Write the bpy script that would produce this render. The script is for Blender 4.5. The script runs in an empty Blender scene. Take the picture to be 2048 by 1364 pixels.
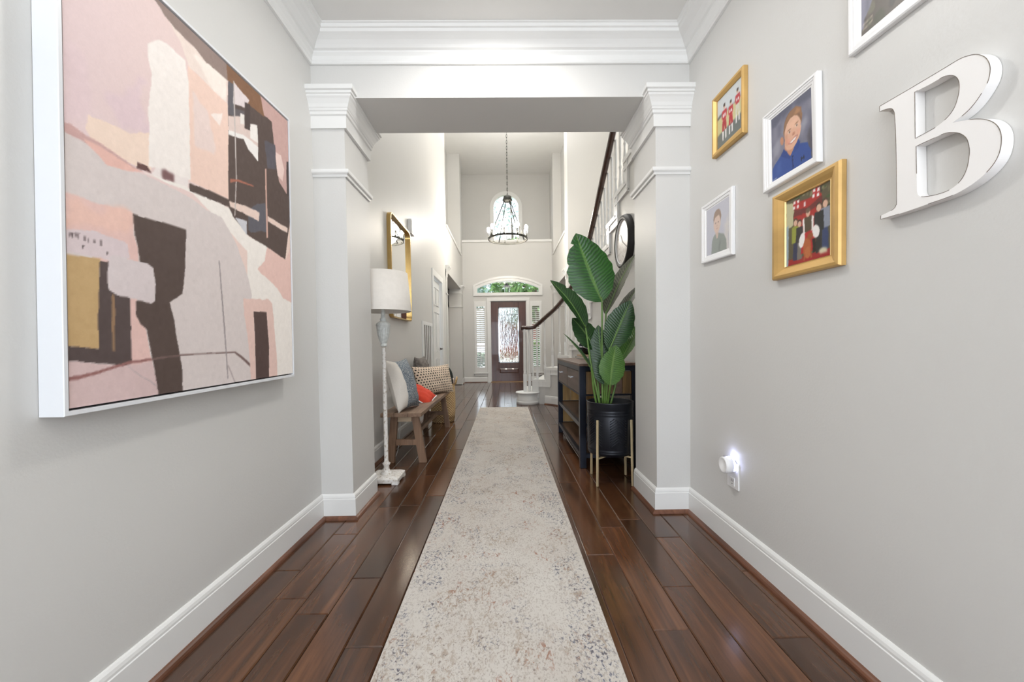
import bpy, bmesh, math, random
import numpy as np
from mathutils import Vector, Matrix
random.seed(7)
rng = np.random.default_rng(11)
S = bpy.context.scene
COL = S.collection
PI = math.pi

# ------------------------------------------------------------------ camera
F_PX, PP_Y = 800.0, 711.9
yaw, pitch, roll = 0.014619, 0.027698, 0.013899
cy_, sy_, cp_, sp_, cr_, sr_ = math.cos(yaw), math.sin(yaw), math.cos(pitch), math.sin(pitch), math.cos(roll), math.sin(roll)
base = np.array([[1, 0, 0], [0, 0, -1], [0, 1, 0]], float)
Ry = np.array([[cy_, 0, -sy_], [0, 1, 0], [sy_, 0, cy_]])
Rx = np.array([[1, 0, 0], [0, cp_, -sp_], [0, sp_, cp_]])
Rz = np.array([[cr_, sr_, 0], [-sr_, cr_, 0], [0, 0, 1]])
R = Rz @ Rx @ Ry @ base
cam = bpy.data.cameras.new('camera')
cam.sensor_width = 36.0
cam.lens = F_PX / 2048 * 36.0
cam.shift_y = (PP_Y - 682) / 2048
cam.clip_start = 0.05
cam.clip_end = 200
cam_o = bpy.data.objects.new('camera', cam)
COL.objects.link(cam_o)
M = Matrix.Identity(4)
for i in range(3):
    M[i][0], M[i][1], M[i][2] = R[0][i], -R[1][i], -R[2][i]
M[0][3], M[1][3], M[2][3] = 0.0, 0.0, 1.03
cam_o.matrix_world = M
S.camera = cam_o

# ------------------------------------------------------------------ sky, sun, area lights, exposure
world = bpy.data.worlds.new('sky')
S.world = world
world.use_nodes = True
wn = world.node_tree
wn.nodes.clear()
wo = wn.nodes.new('ShaderNodeOutputWorld')
wb = wn.nodes.new('ShaderNodeBackground')
wb.inputs[0].default_value = (0.80, 0.90, 1.0, 1)
wb.inputs[1].default_value = 4.2
wn.links.new(wb.outputs[0], wo.inputs[0])

def light(name, kind, loc, energy, color=(1, 1, 1), size=1.0, size_y=None, rot=(0, 0, 0)):
    l = bpy.data.lights.new(name, kind)
    l.energy = energy
    l.color = color
    if kind == 'AREA':
        l.shape = 'RECTANGLE'
        l.size = size
        l.size_y = size_y or size
    elif kind == 'SUN':
        l.angle = size
    else:
        l.shadow_soft_size = size
    o = bpy.data.objects.new(name, l)
    o.location = loc
    o.rotation_euler = rot
    COL.objects.link(o)
    return o

light('sun', 'SUN', (4, 20, 20), 3.0, (1, .95, .86), 0.02, rot=(math.radians(-38), math.radians(28), 0))
light('hall_ceiling_lamp', 'AREA', (-0.05, 1.96, 2.77), 14.5, (1, .975, .945), 0.20)
light('back_window_daylight', 'AREA', (0.0, -2.35, 1.45), 44, (.88, .92, 1), 1.9, 2.0, rot=(PI / 2, 0, 0))
light('hall_ceiling_fill', 'AREA', (0.0, -0.7, 1.75), 38, (1, .985, .965), 1.2, 1.6, rot=(PI, 0, 0))  # added unseen fill behind the viewer, bounced off the hall ceiling
light('foyer_upper_fill', 'AREA', (0.2, 6.4, 6.02), 62, (1, .985, .965), 1.6, 5.2)  # added unseen fill shining down into the foyer, no fixture
light('foyer_ceiling_fill', 'AREA', (0.05, 7.2, 4.9), 74, (1, .985, .965), .9, 3.6, rot=(PI, 0, 0))  # added unseen fill aimed up to brighten the foyer ceiling
light('chandelier_glow', 'POINT', (0.068, 8.0, 3.33), 26, (1, .965, .92), 0.30)
light('stairwell_fill', 'AREA', (2.15, 4.4, 3.9), 14, (.9, .95, 1), 1.6, 1.6, rot=(0, PI / 2, 0))  # added side fill for the stairwell; the wall has no window here
S.view_settings.view_transform = 'Standard'
S.view_settings.look = 'None'
S.view_settings.exposure = 0.0
S.view_settings.gamma = 1.0
S.view_settings.use_curve_mapping = False

# ------------------------------------------------------------------ materials
def lin(c):
    r = []
    for x in c[:3]:
        x = x / 255.0
        r.append(x / 12.92 if x <= 0.04045 else ((x + 0.055) / 1.055) ** 2.4)
    return (*r, 1.0)

def new_mat(name):
    m = bpy.data.materials.new(name)
    m.use_nodes = True
    nt = m.node_tree
    b = nt.nodes['Principled BSDF']
    return m, nt, b

def N(nt, t, **kw):
    n = nt.nodes.new(t)
    for k, v in kw.items():
        setattr(n, k, v)
    return n

def mapped(nt, scale=(1, 1, 1), coord='Object', loc=(0, 0, 0)):
    tc = N(nt, 'ShaderNodeTexCoord')
    mp = N(nt, 'ShaderNodeMapping')
    mp.inputs['Scale'].default_value = scale
    mp.inputs['Location'].default_value = loc
    nt.links.new(tc.outputs[coord], mp.inputs[0])
    return mp.outputs[0]

def noise(nt, vec, scale, detail=3, rough=.5, dist=0):
    n = N(nt, 'ShaderNodeTexNoise')
    n.inputs['Scale'].default_value = scale
    n.inputs['Detail'].default_value = detail
    n.inputs['Roughness'].default_value = rough
    n.inputs['Distortion'].default_value = dist
    if vec is not None:
        nt.links.new(vec, n.inputs['Vector'])
    return n.outputs['Fac']

def ramp(nt, fac, stops):
    r = N(nt, 'ShaderNodeValToRGB')
    e = r.color_ramp.elements
    while len(e) < len(stops):
        e.new(0.5)
    for i, (p, c) in enumerate(stops):
        e[i].position = p
        e[i].color = c if len(c) == 4 else (*c, 1)
    nt.links.new(fac, r.inputs[0])
    return r.outputs[0]

def mix(nt, fac, a, b, mode='MIX'):
    m = N(nt, 'ShaderNodeMix', data_type='RGBA', blend_type=mode)
    for sock, v in ((m.inputs[0], fac), (m.inputs[6], a), (m.inputs[7], b)):
        if hasattr(v, 'node'):
            nt.links.new(v, sock)
        elif isinstance(v, (int, float)):
            sock.default_value = v
        else:
            sock.default_value = v
    return m.outputs[2]

def math_(nt, op, a, b=None, clamp=False):
    m = N(nt, 'ShaderNodeMath', operation=op, use_clamp=clamp)
    for i, v in enumerate((a, b)):
        if v is None:
            continue
        if hasattr(v, 'node'):
            nt.links.new(v, m.inputs[i])
        else:
            m.inputs[i].default_value = v
    return m.outputs[0]

def bump(nt, b, h, strength=.3, dist=.01):
    n = N(nt, 'ShaderNodeBump')
    n.inputs['Strength'].default_value = strength
    n.inputs['Distance'].default_value = dist
    nt.links.new(h, n.inputs['Height'])
    nt.links.new(n.outputs[0], b.inputs['Normal'])

def mat(name, rgb, rough=.5, metal=0.0, var=.06, vscale=6.0, bmp=0.0, bscale=60.0, bdist=.002, spec=.5, stretch=(1, 1, 1), coat=0.0, emit=None):
    m, nt, b = new_mat(name)
    v = mapped(nt, stretch)
    c = lin(rgb)
    lo = tuple(x * (1 - var) for x in c[:3])
    hi = tuple(min(1, x * (1 + var)) for x in c[:3])
    nt.links.new(ramp(nt, noise(nt, v, vscale, 4), [(.3, lo), (.7, hi)]), b.inputs['Base Color'])
    b.inputs['Roughness'].default_value = rough
    b.inputs['Metallic'].default_value = metal
    b.inputs['Specular IOR Level'].default_value = spec
    b.inputs['Coat Weight'].default_value = coat
    if bmp:
        bump(nt, b, noise(nt, v, bscale, 3), bmp, bdist)
    if emit:
        b.inputs['Emission Color'].default_value = lin(emit[0])
        b.inputs['Emission Strength'].default_value = emit[1]
    return m

WALL = mat('wall_paint_warm_grey', (211, 210, 207), .42, var=.012, vscale=2, bmp=.20, bscale=130, bdist=.002, spec=.35)
TRIM = mat('trim_white_gloss', (231, 231, 229), .28, var=.01, spec=.5)
CEIL = mat('ceiling_white', (228, 227, 224), .75, var=.01, bmp=.05, bscale=200)
WHITE = mat('white_lacquer', (240, 240, 240), .3, var=.01)
WHITEPL = mat('white_plastic', (236, 236, 236), .35, var=.01)
GOLD = mat('antique_gold_leaf', (206, 168, 104), .46, .4, var=.14, vscale=9, bmp=.05, bscale=60, stretch=(1, .3, 1))
GOLD_L = mat('pale_gold_lip', (226, 196, 140), .3, .8, var=.08)
BRASS = mat('brushed_brass', (200, 168, 108), .25, .9, var=.06, vscale=20)
BRASS_P = mat('pale_brass', (214, 196, 158), .35, .45, var=.04)
BLACK_M = mat('matt_black_metal', (22, 25, 33), .36, .4, var=.1, spec=.5)
NAVY_M = mat('black_blue_steel', (30, 34, 46), .32, .6, var=.12, vscale=12)
PEWTER = mat('dark_pewter', (88, 88, 84), .4, .8, var=.1)
STEEL = mat('satin_steel', (200, 202, 206), .25, .95, var=.03)
BRONZE = mat('oil_rubbed_bronze', (60, 48, 42), .35, .8, var=.1)
BLACK = mat('black_rim', (22, 20, 19), .5, .0, var=.15, vscale=10)
PAPERW = mat('warm_white_dial', (232, 228, 222), .5, var=.03, vscale=5)
RAILWOOD = mat('dark_walnut_rail', (62, 38, 28), .25, var=.25, vscale=14, stretch=(1, .15, 1), coat=.3)
DOORWOOD = mat('mahogany_door', (82, 47, 36), .3, var=.22, vscale=16, stretch=(1, 1, .08), coat=.25)
STONE = mat('porch_concrete', (176, 172, 164), .8, var=.1)
LAWN = mat('lawn_green', (86, 120, 56), .9, var=.3, vscale=3, bmp=.3, bscale=30)
BARK = mat('tree_bark', (92, 78, 64), .9, var=.3, vscale=8, bmp=.5, bscale=14, bdist=.02)
BRICK = mat('red_brick', (128, 66, 54), .8, var=.3, vscale=6, stretch=(1, 1, 3))
ROOFM = mat('dark_shingle', (62, 60, 58), .85, var=.2)

def wood(name, c0, c1, c2, rough=.35, grain=26, axis='Y', rand=.35, coat=.0, bmpv=.12):
    m, nt, b = new_mat(name)
    tc = N(nt, 'ShaderNodeTexCoord')
    oi = N(nt, 'ShaderNodeObjectInfo')
    add = N(nt, 'ShaderNodeVectorMath', operation='MULTIPLY_ADD')
    comb = N(nt, 'ShaderNodeCombineXYZ')
    for i in range(3):
        nt.links.new(oi.outputs['Random'], comb.inputs[i])
    add.inputs[1].default_value = (37.0, 53.0, 11.0)
    nt.links.new(comb.outputs[0], add.inputs[0])
    nt.links.new(tc.outputs['Object'], add.inputs[2])
    mp = N(nt, 'ShaderNodeMapping')
    st = {'X': (.05, 1, 1), 'Y': (1, .05, 1), 'Z': (1, 1, .05)}[axis]
    mp.inputs['Scale'].default_value = st
    nt.links.new(add.outputs[0], mp.inputs[0])
    n1 = noise(nt, mp.outputs[0], grain, 6, .62, .6)
    mp2 = N(nt, 'ShaderNodeMapping')
    mp2.inputs['Scale'].default_value = tuple(min(1, x * 5) for x in st)
    nt.links.new(add.outputs[0], mp2.inputs[0])
    n2 = noise(nt, mp2.outputs[0], 5.0, 3, .5, 1.2)
    c = ramp(nt, n1, [(.18, lin(c0)), (.5, lin(c1)), (.84, lin(c2))])
    dark = ramp(nt, n2, [(.28, (.38, .36, .36)), (.55, (1, 1, 1))])
    c = mix(nt, .85, c, dark, 'MULTIPLY')
    rv = N(nt, 'ShaderNodeMapRange')
    rv.inputs[3].default_value = 1 - rand
    rv.inputs[4].default_value = 1 + rand
    nt.links.new(oi.outputs['Random'], rv.inputs[0])
    comb2 = N(nt, 'ShaderNodeCombineXYZ')
    for i in range(3):
        nt.links.new(rv.outputs[0], comb2.inputs[i])
    c = mix(nt, 1.0, c, comb2.outputs[0], 'MULTIPLY')
    nt.links.new(c, b.inputs['Base Color'])
    b.inputs['Roughness'].default_value = rough
    b.inputs['Coat Weight'].default_value = coat
    b.inputs['Coat Roughness'].default_value = .18
    bump(nt, b, n1, bmpv, .003)
    return m

PLANK = wood('plank_dark_walnut', (50, 31, 19), (84, 53, 33), (112, 74, 46), .18, 30, 'Y', .30, .35, .07)
QRWOOD = wood('quarter_round_walnut', (70, 42, 28), (112, 72, 52), (142, 98, 74), .35, 30, 'Y', .1)
BENCHW = wood('weathered_bench_wood', (92, 70, 54), (132, 106, 86), (160, 134, 112), .6, 30, 'Y', .15)
BENCHL = wood('weathered_bench_leg_wood', (92, 68, 50), (134, 104, 82), (162, 132, 108), .6, 30, 'Z', .15)
CONSW = wood('console_dark_wood', (70, 50, 40), (100, 76, 62), (130, 102, 84), .4, 24, 'Y', .12)
CONSD = wood('console_drawer_wood', (74, 58, 50), (104, 84, 74), (128, 104, 92), .4, 24, 'Y', .12)
DARKGOLD = wood('dark_gold_wood', (70, 50, 28), (112, 84, 46), (150, 116, 66), .4, 22, 'Z', .3)  # darker brown-gold wood for the near end boards of the console
TANW = wood('tan_slat_wood', (176, 134, 78), (214, 174, 112), (232, 198, 138), .5, 26, 'Z', .12)

def col_mat(name, rough=.6, bmpv=.0, bs=300, coat=0):
    m, nt, b = new_mat(name)
    a = N(nt, 'ShaderNodeAttribute', attribute_name='Col')
    v = mapped(nt, (1, 1, 1))
    n = noise(nt, v, 180, 2)
    c = mix(nt, .06, a.outputs['Color'], ramp(nt, n, [(.3, (.4, .4, .4)), (.7, (1, 1, 1))]), 'MULTIPLY')
    nt.links.new(c, b.inputs['Base Color'])
    b.inputs['Roughness'].default_value = rough
    b.inputs['Coat Weight'].default_value = coat
    if bmpv:
        bump(nt, b, noise(nt, v, bs, 2), bmpv, .001)
    return m
CANVAS = col_mat('painted_canvas', .65, .12, 500)
PHOTO = col_mat('photo_print', .38, 0)

def glass_mat(name, rough=0.0, wav=False, tint=(1, 1, 1)):
    m, nt, b = new_mat(name)
    nt.nodes.remove(b)
    out = nt.nodes['Material Output']
    tr = N(nt, 'ShaderNodeBsdfTransparent')
    tr.inputs[0].default_value = (*tint, 1)
    gl = N(nt, 'ShaderNodeBsdfGlossy')
    gl.inputs['Roughness'].default_value = .03
    ms = N(nt, 'ShaderNodeMixShader')
    fr = N(nt, 'ShaderNodeFresnel')
    fr.inputs[0].default_value = 1.3
    if wav:
        rf = N(nt, 'ShaderNodeBsdfRefraction')
        rf.inputs['IOR'].default_value = 1.35
        rf.inputs['Roughness'].default_value = .02
        v = mapped(nt, (9, 9, 1.6))
        bn = N(nt, 'ShaderNodeBump')
        bn.inputs['Strength'].default_value = .55
        bn.inputs['Distance'].default_value = .05
        nt.links.new(noise(nt, v, 3.2, 2), bn.inputs['Height'])
        nt.links.new(bn.outputs[0], rf.inputs['Normal'])
        nt.links.new(bn.outputs[0], gl.inputs['Normal'])
        m2 = N(nt, 'ShaderNodeMixShader')
        m2.inputs[0].default_value = .7
        nt.links.new(tr.outputs[0], m2.inputs[1])
        nt.links.new(rf.outputs[0], m2.inputs[2])
        nt.links.new(m2.outputs[0], ms.inputs[1])
    else:
        nt.links.new(tr.outputs[0], ms.inputs[1])
    nt.links.new(fr.outputs[0], ms.inputs[0])
    nt.links.new(gl.outputs[0], ms.inputs[2])
    nt.links.new(ms.outputs[0], out.inputs[0])
    return m
GLASS = glass_mat('clear_glass')
GLASS_W = glass_mat('rippled_door_glass', wav=True)

def emis(name, rgb, s):
    m, nt, b = new_mat(name)
    b.inputs['Base Color'].default_value = lin(rgb)
    b.inputs['Emission Color'].default_value = lin(rgb)
    b.inputs['Emission Strength'].default_value = s
    return m
BULB = emis('lit_bulb', (255, 244, 226), 160)
LED = emis('night_light_led', (198, 206, 255), 9)
m, nt, b = new_mat('mirror_glass')
b.inputs['Base Color'].default_value = (.93, .93, .92, 1)
b.inputs['Metallic'].default_value = 1
b.inputs['Roughness'].default_value = .015
MIRROR = m

# ------------------------------------------------------------------ mesh builder
class MB:
    def __init__(s):
        s.v, s.f, s.sm, s.uv = [], [], [], {}
    def add(s, vs, fs, smooth=False):
        o = len(s.v)
        s.v += [tuple(map(float, p)) for p in vs]
        s.f += [tuple(i + o for i in f) for f in fs]
        s.sm += [smooth] * len(fs)
        return o
    def box(s, x0, x1, y0, y1, z0, z1, c=0.0):
        if c <= 0:
            vs = [(x, y, z) for x in (x0, x1) for y in (y0, y1) for z in (z0, z1)]
            s.add(vs, [(0, 1, 3, 2), (4, 6, 7, 5), (0, 4, 5, 1), (2, 3, 7, 6), (0, 2, 6, 4), (1, 5, 7, 3)])
        else:
            bm = bmesh.new()
            bmesh.ops.create_cube(bm, size=1)
            for v in bm.verts:
                v.co = Vector(((x0 + x1) / 2 + v.co.x * (x1 - x0), (y0 + y1) / 2 + v.co.y * (y1 - y0), (z0 + z1) / 2 + v.co.z * (z1 - z0)))
            bmesh.ops.bevel(bm, geom=list(bm.edges), offset=c, segments=2, affect='EDGES', profile=.5)
            s.bm(bm)
        return s
    def bm(s, bm, smooth=False):
        bm.verts.index_update()
        s.add([v.co[:] for v in bm.verts], [tuple(v.index for v in f.verts) for f in bm.faces], smooth)
        bm.free()
    def hexa(s, b4, t4):
        s.add(list(b4) + list(t4), [(3, 2, 1, 0), (4, 5, 6, 7), (0, 1, 5, 4), (1, 2, 6, 5), (2, 3, 7, 6), (3, 0, 4, 7)])
        return s
    def bar(s, p0, p1, w, d, up=(0, 0, 1)):
        p0, p1 = Vector(p0), Vector(p1)
        a = (p1 - p0).normalized()
        u = Vector(up)
        u = (u - a * u.dot(a))
        u = u.normalized() if u.length > 1e-5 else Vector((1, 0, 0))
        sd = a.cross(u)
        q = lambda p: [p + sd * (i * w / 2) + u * (j * d / 2) for i, j in ((-1, -1), (1, -1), (1, 1), (-1, 1))]
        return s.hexa(q(p0), q(p1))
    def lathe(s, prof, c=(0, 0, 0), n=20, axis='Z', smooth=True, cap=True, ang=(0, 2 * PI)):
        full = abs(ang[1] - ang[0] - 2 * PI) < 1e-6
        m_ = n if full else n + 1
        vs, fs = [], []
        for r, h in prof:
            for i in range(m_):
                a = ang[0] + (ang[1] - ang[0]) * i / n
                x, y = r * math.cos(a), r * math.sin(a)
                p = {'Z': (x, y, h), 'X': (h, x, y), 'Y': (x, h, y)}[axis]
                vs.append((c[0] + p[0], c[1] + p[1], c[2] + p[2]))
        for k in range(len(prof) - 1):
            for i in range(n):
                j = (i + 1) % m_ if full else i + 1
                fs.append((k * m_ + i, k * m_ + j, (k + 1) * m_ + j, (k + 1) * m_ + i))
        if cap and full:
            fs.append(tuple(range(m_))[::-1])
            fs.append(tuple((len(prof) - 1) * m_ + i for i in range(m_)))
        s.add(vs, fs, smooth)
        return s
    def tube(s, path, r, n=8, smooth=True, closed=False, flat=None):
        P = [Vector(p) for p in path]
        k = len(P)
        rs = r if isinstance(r, (list, tuple)) else [r] * k
        vs, fs = [], []
        prev = None
        for i in range(k):
            if closed:
                t = P[(i + 1) % k] - P[i - 1]
            else:
                t = P[min(i + 1, k - 1)] - P[max(i - 1, 0)]
            t.normalize()
            if prev is None:
                prev = Vector((0, 0, 1)) if abs(t.z) < .9 else Vector((1, 0, 0))
            u = (prev - t * prev.dot(t)).normalized()
            w = t.cross(u)
            prev = u
            for j in range(n):
                a = 2 * PI * (j + .5) / n
                vs.append(P[i] + (u * math.cos(a) + w * math.sin(a) * (flat or 1)) * rs[i])
        for i in range(k if closed else k - 1):
            i2 = (i + 1) % k
            for j in range(n):
                j2 = (j + 1) % n
                fs.append((i * n + j, i * n + j2, i2 * n + j2, i2 * n + j))
        if not closed:
            fs.append(tuple(range(n))[::-1])
            fs.append(tuple((k - 1) * n + j for j in range(n)))
        s.add(vs, fs, smooth)
        return s
    def run(s, prof, p0, p1, out, m0=0.0, m1=0.0):
        """extrude a closed (out, z) profile from p0 to p1; m0/m1 slide the ends along the run in proportion to 'out' (mitres)"""
        p0, p1, o = Vector(p0), Vector(p1), Vector(out)
        d = (p1 - p0).normalized()
        n = len(prof)
        vs = [p0 + o * a + Vector((0, 0, z)) + d * (m0 * a) for a, z in prof] + [p1 + o * a + Vector((0, 0, z)) + d * (m1 * a) for a, z in prof]
        fs = [(i, (i + 1) % n, n + (i + 1) % n, n + i) for i in range(n)] + [tuple(range(n))[::-1], tuple(range(n, 2 * n))]
        s.add(vs, fs)
        return s
    def prism(s, poly, f0, f1):
        """poly 2-D points; f0, f1 map a 2-D point to the two end faces"""
        n = len(poly)
        s.add([f0(p) for p in poly] + [f1(p) for p in poly], [tuple(range(n))[::-1], tuple(range(n, 2 * n))] + [(i, (i + 1) % n, n + (i + 1) % n, n + i) for i in range(n)])
        return s
    def grid(s, fn, nu, nv, smooth=True):
        vs = [fn(i / nu, j / nv) for j in range(nv + 1) for i in range(nu + 1)]
        fs = [(j * (nu + 1) + i, j * (nu + 1) + i + 1, (j + 1) * (nu + 1) + i + 1, (j + 1) * (nu + 1) + i) for j in range(nv) for i in range(nu)]
        o = s.add(vs, fs, smooth)
        for j in range(nv + 1):
            for i in range(nu + 1):
                s.uv[o + j * (nu + 1) + i] = (i / nu, j / nv)
        return s
    def build(s, name, m, parent=None, kind=None, label=None, cat=None, group=None, fixn=True, origin=None):
        me = bpy.data.meshes.new(name)
        vs = s.v
        if origin is not None:
            vs = [(x - origin[0], y - origin[1], z - origin[2]) for x, y, z in vs]
        me.from_pydata(vs, [], s.f)
        me.polygons.foreach_set('use_smooth', s.sm)
        if s.uv:
            l = me.uv_layers.new(name='UVMap')
            idx = np.zeros(len(me.loops), int)
            me.loops.foreach_get('vertex_index', idx)
            l.data.foreach_set('uv', np.array([s.uv.get(i, (0, 0)) for i in idx], float).ravel())
        if fixn:
            bm = bmesh.new()
            bm.from_mesh(me)
            bmesh.ops.recalc_face_normals(bm, faces=bm.faces)
            bm.to_mesh(me)
            bm.free()
        if m is not None:
            me.materials.append(m)
        o = bpy.data.objects.new(name, me)
        if origin is not None:
            o.location = origin
        COL.objects.link(o)
        return tag(o, parent, kind, label, cat, group)

def tag(o, parent=None, kind=None, label=None, cat=None, group=None):
    if parent is not None:
        o.parent = parent
        w = Vector((0, 0, 0))
        p = parent
        while p is not None:
            w += p.location
            p = p.parent
        o.location = Vector(o.location) - w
    for k, v in (('kind', kind), ('label', label), ('category', cat), ('group', group)):
        if v:
            o[k] = v
    return o

def empty(name, loc, label, cat, group=None, kind=None):
    o = bpy.data.objects.new(name, None)
    o.location = loc
    o.empty_display_size = .1
    COL.objects.link(o)
    return tag(o, None, kind, label, cat, group)

def sub(name, me, parent, m=None):
    o = bpy.data.objects.new(name, me)
    COL.objects.link(o)
    return tag(o, parent)
# ------------------------------------------------------------------ the setting
ST = 'structure'
HXL, HXR = -1.12, 1.11          # hall walls
FXL, FXR = -1.17, 1.14          # foyer walls near
FXR2 = 1.30                     # foyer right wall beyond the stair
YH0, YH1 = 2.40, 2.79           # cased opening
HC, FC = 2.832, 6.1              # ceilings
ZS = 2.489                       # soffit of the cased opening
YF = 11.10                      # front-door wall
YB = -2.5

# floor: slab plus planks
floor = MB().box(-3.2, 3.2, YB, 12.4, -.12, -.014).build('floor', PLANK, kind=ST)
PW = .1325
forced = {-.834: [1.531, 2.55], -.697: [1.765], -.9645: [1.63, 2.19], .78: [2.08], .6465: [1.652, 2.30], .514: [1.40, 2.207], .3815: [1.92]}
seams = sorted([-.9665 + PW * k for k in range(-2, 9)] + [.3815 + PW * k for k in range(-2, 8)])
rows = []
x = -1.2315
while x < 1.30:
    rows.append((x, x + PW))
    x += PW
# keep the measured seams: left family from -0.9665, right family from 0.3815 (equal pitch, joined under the runner)
rows = [(-1.2315 + PW * k, -1.2315 + PW * (k + 1)) for k in range(20)]
rows = [(a + (.0235 if a > .2 else 0), c + (.0235 if c > .2 else 0)) for a, c in rows]
cand = []
for a, c in rows:
    y = .75 - rng.uniform(0, .5)
    cuts = [y]
    f = None
    for k, v in forced.items():
        if abs(k - a) < .03:
            f = list(v)
    if f:
        cuts += f
    while cuts[-1] < 11.05:
        nxt = cuts[-1] + rng.uniform(.55, 1.75)
        if 11.05 - nxt < .35:
            nxt = 11.06
        cuts.append(min(nxt, 11.06))
    for y0, y1 in zip(cuts[:-1], cuts[1:]):
        if y1 - y0 > .05:
            cand.append((a, c, y0, y1))
def xlimits(y):
    if y < YH0:
        return HXL + .002, HXR - .002
    if y < 6.9:
        return FXL + .002, FXR - .002
    return FXL + .002, FXR2 - .002
def plank(a, c, y0, y1):
    x0l, x0r = xlimits(y0 + .01)
    x1l, x1r = xlimits(y1 - .01)
    a, c = max(a, min(x0l, x1l)), min(c, max(x0r, x1r))
    if c - a < .012:
        return
    g = .0009
    a, c, y0, y1 = a + g, c - g, y0 + g, y1 - g
    h = .0040
    dz = rng.uniform(-.0006, .0004)
    b = MB()
    ring = lambda i, z: [(a + i, y0 + i, z), (c - i, y0 + i, z), (c - i, y1 - i, z), (a + i, y1 - i, z)]
    b.add(ring(0, -.014) + ring(0, -h) + ring(h, dz), [(3, 2, 1, 0), (8, 9, 10, 11)] + [(4 * k + i, 4 * k + (i + 1) % 4, 4 * k + 4 + (i + 1) % 4, 4 * k + 4 + i) for k in (0, 1) for i in range(4)])
    b.build('plank', PLANK, floor)
for q in cand:
    plank(*q)

# walls
MB().box(HXL - .15, HXL, YB, YH1, 0, HC).build('wall_left', WALL, kind=ST)
MB().box(HXR, HXR + .15, YB, YH1 - .01, 0, HC).build('wall_right', WALL, kind=ST)
b = MB()
b.box(-1.6, 1.6, YH0, YH1, ZS, HC + .02).box(-1.6, 2.6, YH1 - .12, YH1, HC + .02, FC).box(1.6, 2.6, YH1 - .12, YH1, 0, HC + .02)
b.build('wall_header', WALL, kind=ST)
MB().box(HXL - .15, HXR + .15, YB, YH0, HC, HC + .1).build('ceiling', CEIL, kind=ST)
MB().box(-1.75, 2.6, YH1 - .12, 12.3, FC, FC + .1).build('ceiling_foyer', CEIL, kind=ST)
# wall behind the viewer with a wide window opening
b = MB()
b.box(HXL - .15, -1.0, YB - .15, YB, 0, HC).box(1.0, HXR + .15, YB - .15, YB, 0, HC).box(-1.0, 1.0, YB - .15, YB, 2.5, HC).box(-1.0, 1.0, YB - .15, YB, 0, .4)
b.build('wall_back', WALL, kind=ST)
b = MB()
for x0 in (-1.0, -.03, .94):
    b.box(x0, x0 + .06, YB - .1, YB - .05, .4, 2.5)
b.box(-1, 1, YB - .1, YB - .05, .4, .46).box(-1, 1, YB - .1, YB - .05, 2.44, 2.5)
b.build('window_6', TRIM, kind=ST)

# foyer left wall: door opening, passage opening with niche above
OPL0, OPL1, ZO = 8.09, 10.62, 2.52
NZ = 3.42
b = MB()
t = .14
b.box(FXL - t, FXL, YH1, 6.50, 0, FC).box(FXL - t, FXL, 7.40, OPL0, 0, FC).box(FXL - t, FXL, 6.50, 7.40, 2.20, FC)
b.box(FXL - .32, FXL, OPL0, OPL1, ZO, NZ)
b.box(FXL - .46, FXL - .32, OPL0 - .1, OPL1 + .2, ZO, FC)
b.box(FXL - .32, FXL, 10.74, YF, NZ, FC).box(FXL - .32, FXL, OPL1, YF, 0, NZ)
b.box(FXL - .32, FXL - t, OPL0 - .1, OPL0, NZ, FC)
b.build('wall_foyer_left', WALL, kind=ST)
b = MB()
b.box(FXL - .9, FXL - .75, OPL0 - .3, OPL1 + .6, 0, ZO).box(FXL - .9, FXL - .30, OPL1 + .1, OPL1 + .25, 0, ZO).box(FXL - .9, FXL - t, OPL0 - .5, OPL0 - .3, 0, ZO)
b.build('wall_passage_left', WALL, kind=ST)
MB().box(FXL - .9, FXL - .3, OPL0 - .5, OPL1 + .3, ZO, ZO + .08).build('ceiling_passage_left', CEIL, kind=ST)
# foyer right wall beyond the stair, stair wall, stairwell walls
OPR0, OPR1 = 8.55, 10.62
b = MB()
b.box(FXR2, FXR2 + .32, 8.25, OPR0, 0, NZ).box(FXR2, FXR2 + .32, OPR1, YF, 0, NZ).box(FXR2, FXR2 + .32, OPR0, OPR1, ZO, NZ)
b.box(FXR2, FXR2 + .32, 8.25, 8.66, NZ, FC).box(FXR2, FXR2 + .32, 10.74, YF, NZ, FC).box(FXR2 + .22, FXR2 + .36, 8.66, 10.8, NZ, FC)
b.build('wall_foyer_right', WALL, kind=ST)
b = MB()
b.box(FXR2 + .8, FXR2 + .95, 8.2, OPR1 + .4, 0, ZO).box(FXR2 + .32, FXR2 + .95, OPR1 + .05, OPR1 + .2, 0, ZO).box(FXR2 + .32, 2.3, 8.25, 8.37, 0, ZO)
b.build('wall_passage_right', WALL, kind=ST)
MB().box(FXR2 + .32, FXR2 + .95, 8.37, OPR1 + .2, ZO, ZO + .08).build('ceiling_passage_right', CEIL, kind=ST)
MB().box(FXR2 + .32, 2.4, 8.25, 8.37, ZO, FC).build('wall_stairwell_end', WALL, kind=ST)
b = MB()
b.box(2.28, 2.4, YH1 - .2, 8.25, 0, FC)
b.build('wall_stairwell_right', WALL, kind=ST)

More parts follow.
